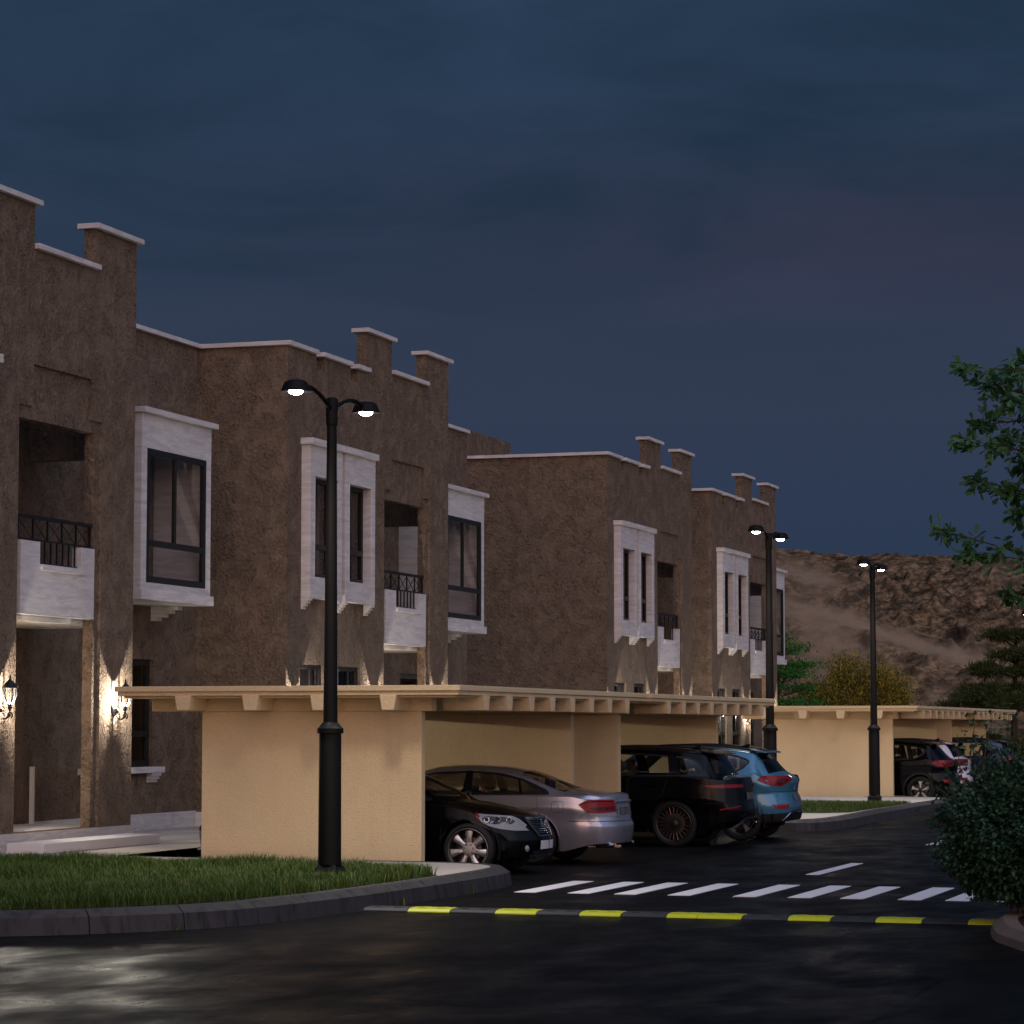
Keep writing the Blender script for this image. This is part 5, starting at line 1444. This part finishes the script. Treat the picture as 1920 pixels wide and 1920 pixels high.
# ------------------------------------------------------------------ rocky scrub hill
def hill():
    fw = Vector((-math.sin(R(18.08)), math.cos(R(18.08)))); rt = Vector((fw.y, -fw.x))
    U = np.concatenate([np.linspace(-90, 8, 60), np.linspace(8.25, 62, 300), np.linspace(63, 200, 70)]); nu = len(U)
    D = np.concatenate([np.linspace(140, 222, 190), np.linspace(225, 330, 25)]); nd = len(D); V = []; msk = []
    nf = mnoise.fractal; nn = mnoise.noise
    for d in D:
        for u in U:
            t = (d-140)/72.0
            ridge = 15.9-.035*max(0, u-20)-.0011*max(0, u-32)**2-.04*max(0, 12-u)
            ridge = max(ridge, 3)+.7*nn((u*.07, .3, 1.7))+.35*nn((u*.22, 2.3, .7))
            z = ridge*(max(t, 0)**.95) if t < 1 else ridge-((t-1)*72)**1.2*.10
            f = nf((u*.05, d*.025, 4.2), 1.0, 2.0, 4)
            bare = 1/(1+math.exp(-(nn((u*.085+.25*f+d*.01, d*.034-u*.012, 11.3))*1.1+.5*nn((u*.3, d*.11, 5.5))-.62)*8))
            bare = max(bare, math.exp(-((t-.52+.021*(u-22.5))/.055)**2)*(1 if 19 < u < 36 else 0), math.exp(-((t-.80)/.10)**2-((u-21.5)/2.6)**2), .8*math.exp(-((t-.36)/.05)**2-((u-32)/4)**2))
            e = min(1, max(0, t)*6)*(1-.65*max(0, min(1, (t-.8)/.15)))
            s = nf((u*.45, d*.17, 9.1), .8, 2.1, 5); c = max(0, nn((u*.9, d*.34, 2.0)))+.6*max(0, nn((u*1.9, d*.7, 6.0)))
            z += e*(1.0*f+(1-bare)*(.55*s+1.0*c)+.10*s)
            p = fw*d+rt*u; V.append((p.x, p.y, z-.2)); msk.append((bare, s))
    F = [(j*nu+i, j*nu+i+1, (j+1)*nu+i+1, (j+1)*nu+i) for j in range(nd-1) for i in range(nu-1)]
    me = bpy.data.meshes.new('hill'); me.from_pydata(V, [], F); me.update()
    at = me.attributes.new('bare', 'FLOAT', 'POINT'); at.data.foreach_set('value', np.array([m[0] for m in msk], np.float32))
    for p in me.polygons: p.use_smooth = True
    o = bpy.data.objects.new('hill', me); COL.objects.link(o)
    t = NT('dry_scrub_hill'); a = t.n.new('ShaderNodeAttribute'); a.attribute_name = 'bare'
    n1 = t.noise(t.map(t.pos, (1, .5, 1.4), (0, 0, R(18))), .7, 7, .68, .6); n2 = t.noise(t.map(t.pos, (1, .4, 1.6), (0, 0, R(18))), 2.2, 5, .7); n3 = t.noise(t.pos, .05, 3)
    scr = t.mix(t.ramp(n1, [(.40, 0), (.62, 1)]), (.036, .025, .015), (.33, .215, .120))
    scr = t.mix(t.math('MULTIPLY', t.ramp(n2, [(.45, 0), (.60, 1)]), .75), scr, (.032, .024, .017))
    sand = t.mix(n2, (.25, .170, .105), (.35, .245, .160))
    t.set('Base Color', t.mix(a.outputs['Fac'], scr, sand)).set('Roughness', .95).set('Specular IOR Level', .05)
    t.bump(t.math('ADD', n1, t.math('MULTIPLY', n2, .5)), .8, .22)
    me.materials.append(t.m)
    return tag(o, kind='structure')
hill()

# ------------------------------------------------------------------ drivers, seen through the side glass
def driver(loc, rz, label, shirt, zs=1.0):
    D = tag(empty('person', loc, rz), label, 'person', None)
    J = {'pel': (0, 0, .50), 'bel': (-.05, 0, .66), 'che': (-.12, 0, .84), 'nk': (-.15, 0, .97), 'nk2': (-.14, 0, 1.03), 'hd': (-.125, 0, 1.11), 'hd2': (-.14, 0, 1.19)}
    E = [('pel', 'bel'), ('bel', 'che'), ('che', 'nk'), ('nk', 'nk2'), ('nk2', 'hd'), ('hd', 'hd2')]
    rad = {'pel': (.17, .13), 'bel': (.15, .12), 'che': (.17, .125), 'nk': (.075, .07), 'nk2': (.056, .056), 'hd': (.073, .088), 'hd2': (.074, .09)}
    for g, s in ((1, 'l'), (-1, 'r')):
        for n, p, r in (('sh', (-.13, .19*g, .90), .065), ('el', (.05, .25*g, .72), .045), ('wr', (.33, .17*g, .80), .032), ('ha', (.41, .16*g, .84), .035), ('hip', (.05, .10*g, .47), .10), ('kn', (.48, .13*g, .52), .07), ('an', (.72, .12*g, .22), .045), ('to', (.86, .12*g, .22), .04)):
            J[n+s] = p; rad[n+s] = (r, r)
        E += [('che', 'sh'+s), ('sh'+s, 'el'+s), ('el'+s, 'wr'+s), ('wr'+s, 'ha'+s), ('pel', 'hip'+s), ('hip'+s, 'kn'+s), ('kn'+s, 'an'+s), ('an'+s, 'to'+s)]
    ks = list(J); me = bpy.data.meshes.new('body'); me.from_pydata([J[k] for k in ks], [(ks.index(a), ks.index(b)) for a, b in E], [])
    o = bpy.data.objects.new('body', me); COL.objects.link(o)
    sk = o.modifiers.new('s', 'SKIN'); sub = o.modifiers.new('u', 'SUBSURF'); sub.levels = 2; sub.render_levels = 2
    for k, v in zip(ks, me.skin_vertices[0].data): v.radius = rad[k]; v.use_root = (k == 'pel')
    dg = bpy.context.evaluated_depsgraph_get(); m2 = bpy.data.meshes.new_from_object(o.evaluated_get(dg)); bpy.data.objects.remove(o)
    # brow, nose, chin
    for v in m2.vertices:
        if v.co.z > 1.03 and v.co.x > -.09:
            n = math.exp(-((v.co.z-1.125)/.022)**2-(v.co.y/.022)**2); v.co.x += .035*n
            v.co.x += .012*math.exp(-((v.co.z-1.065)/.02)**2-(v.co.y/.04)**2)
    m2.materials.clear(); m2.materials.append(plain('skin', (.36, .20, .145), .55)); m2.materials.append(plain('shirt', shirt, .85))
    for p in m2.polygons:
        p.use_smooth = True; c = p.center
        p.material_index = 0 if (c.z > .985 or (c.x > .28 and c.z > .7)) else 1
    b = bpy.data.objects.new('body', m2); COL.objects.link(b); b.parent = D
    h = MB(); h.ell((-.155, 0, 1.165), .098, .088, .10, 18, 12); h.v = [(x-.03*max(0, (1.13-z)/.1), y, max(z, 1.08)) for x, y, z in h.v]
    ob('hair', h, plain('hair', (.012, .010, .012), .6), D, smooth=True)
    return D
driver((-12.83+.02, 37.20+.37, .0), math.pi, 'dark-haired driver in a dark top, seated inside the silver saloon', (.02, .025, .06))
driver((-12.75+.02, 68.45+.38, .14), math.pi, 'driver seen in profile inside the black hatchback', (.06, .03, .02))
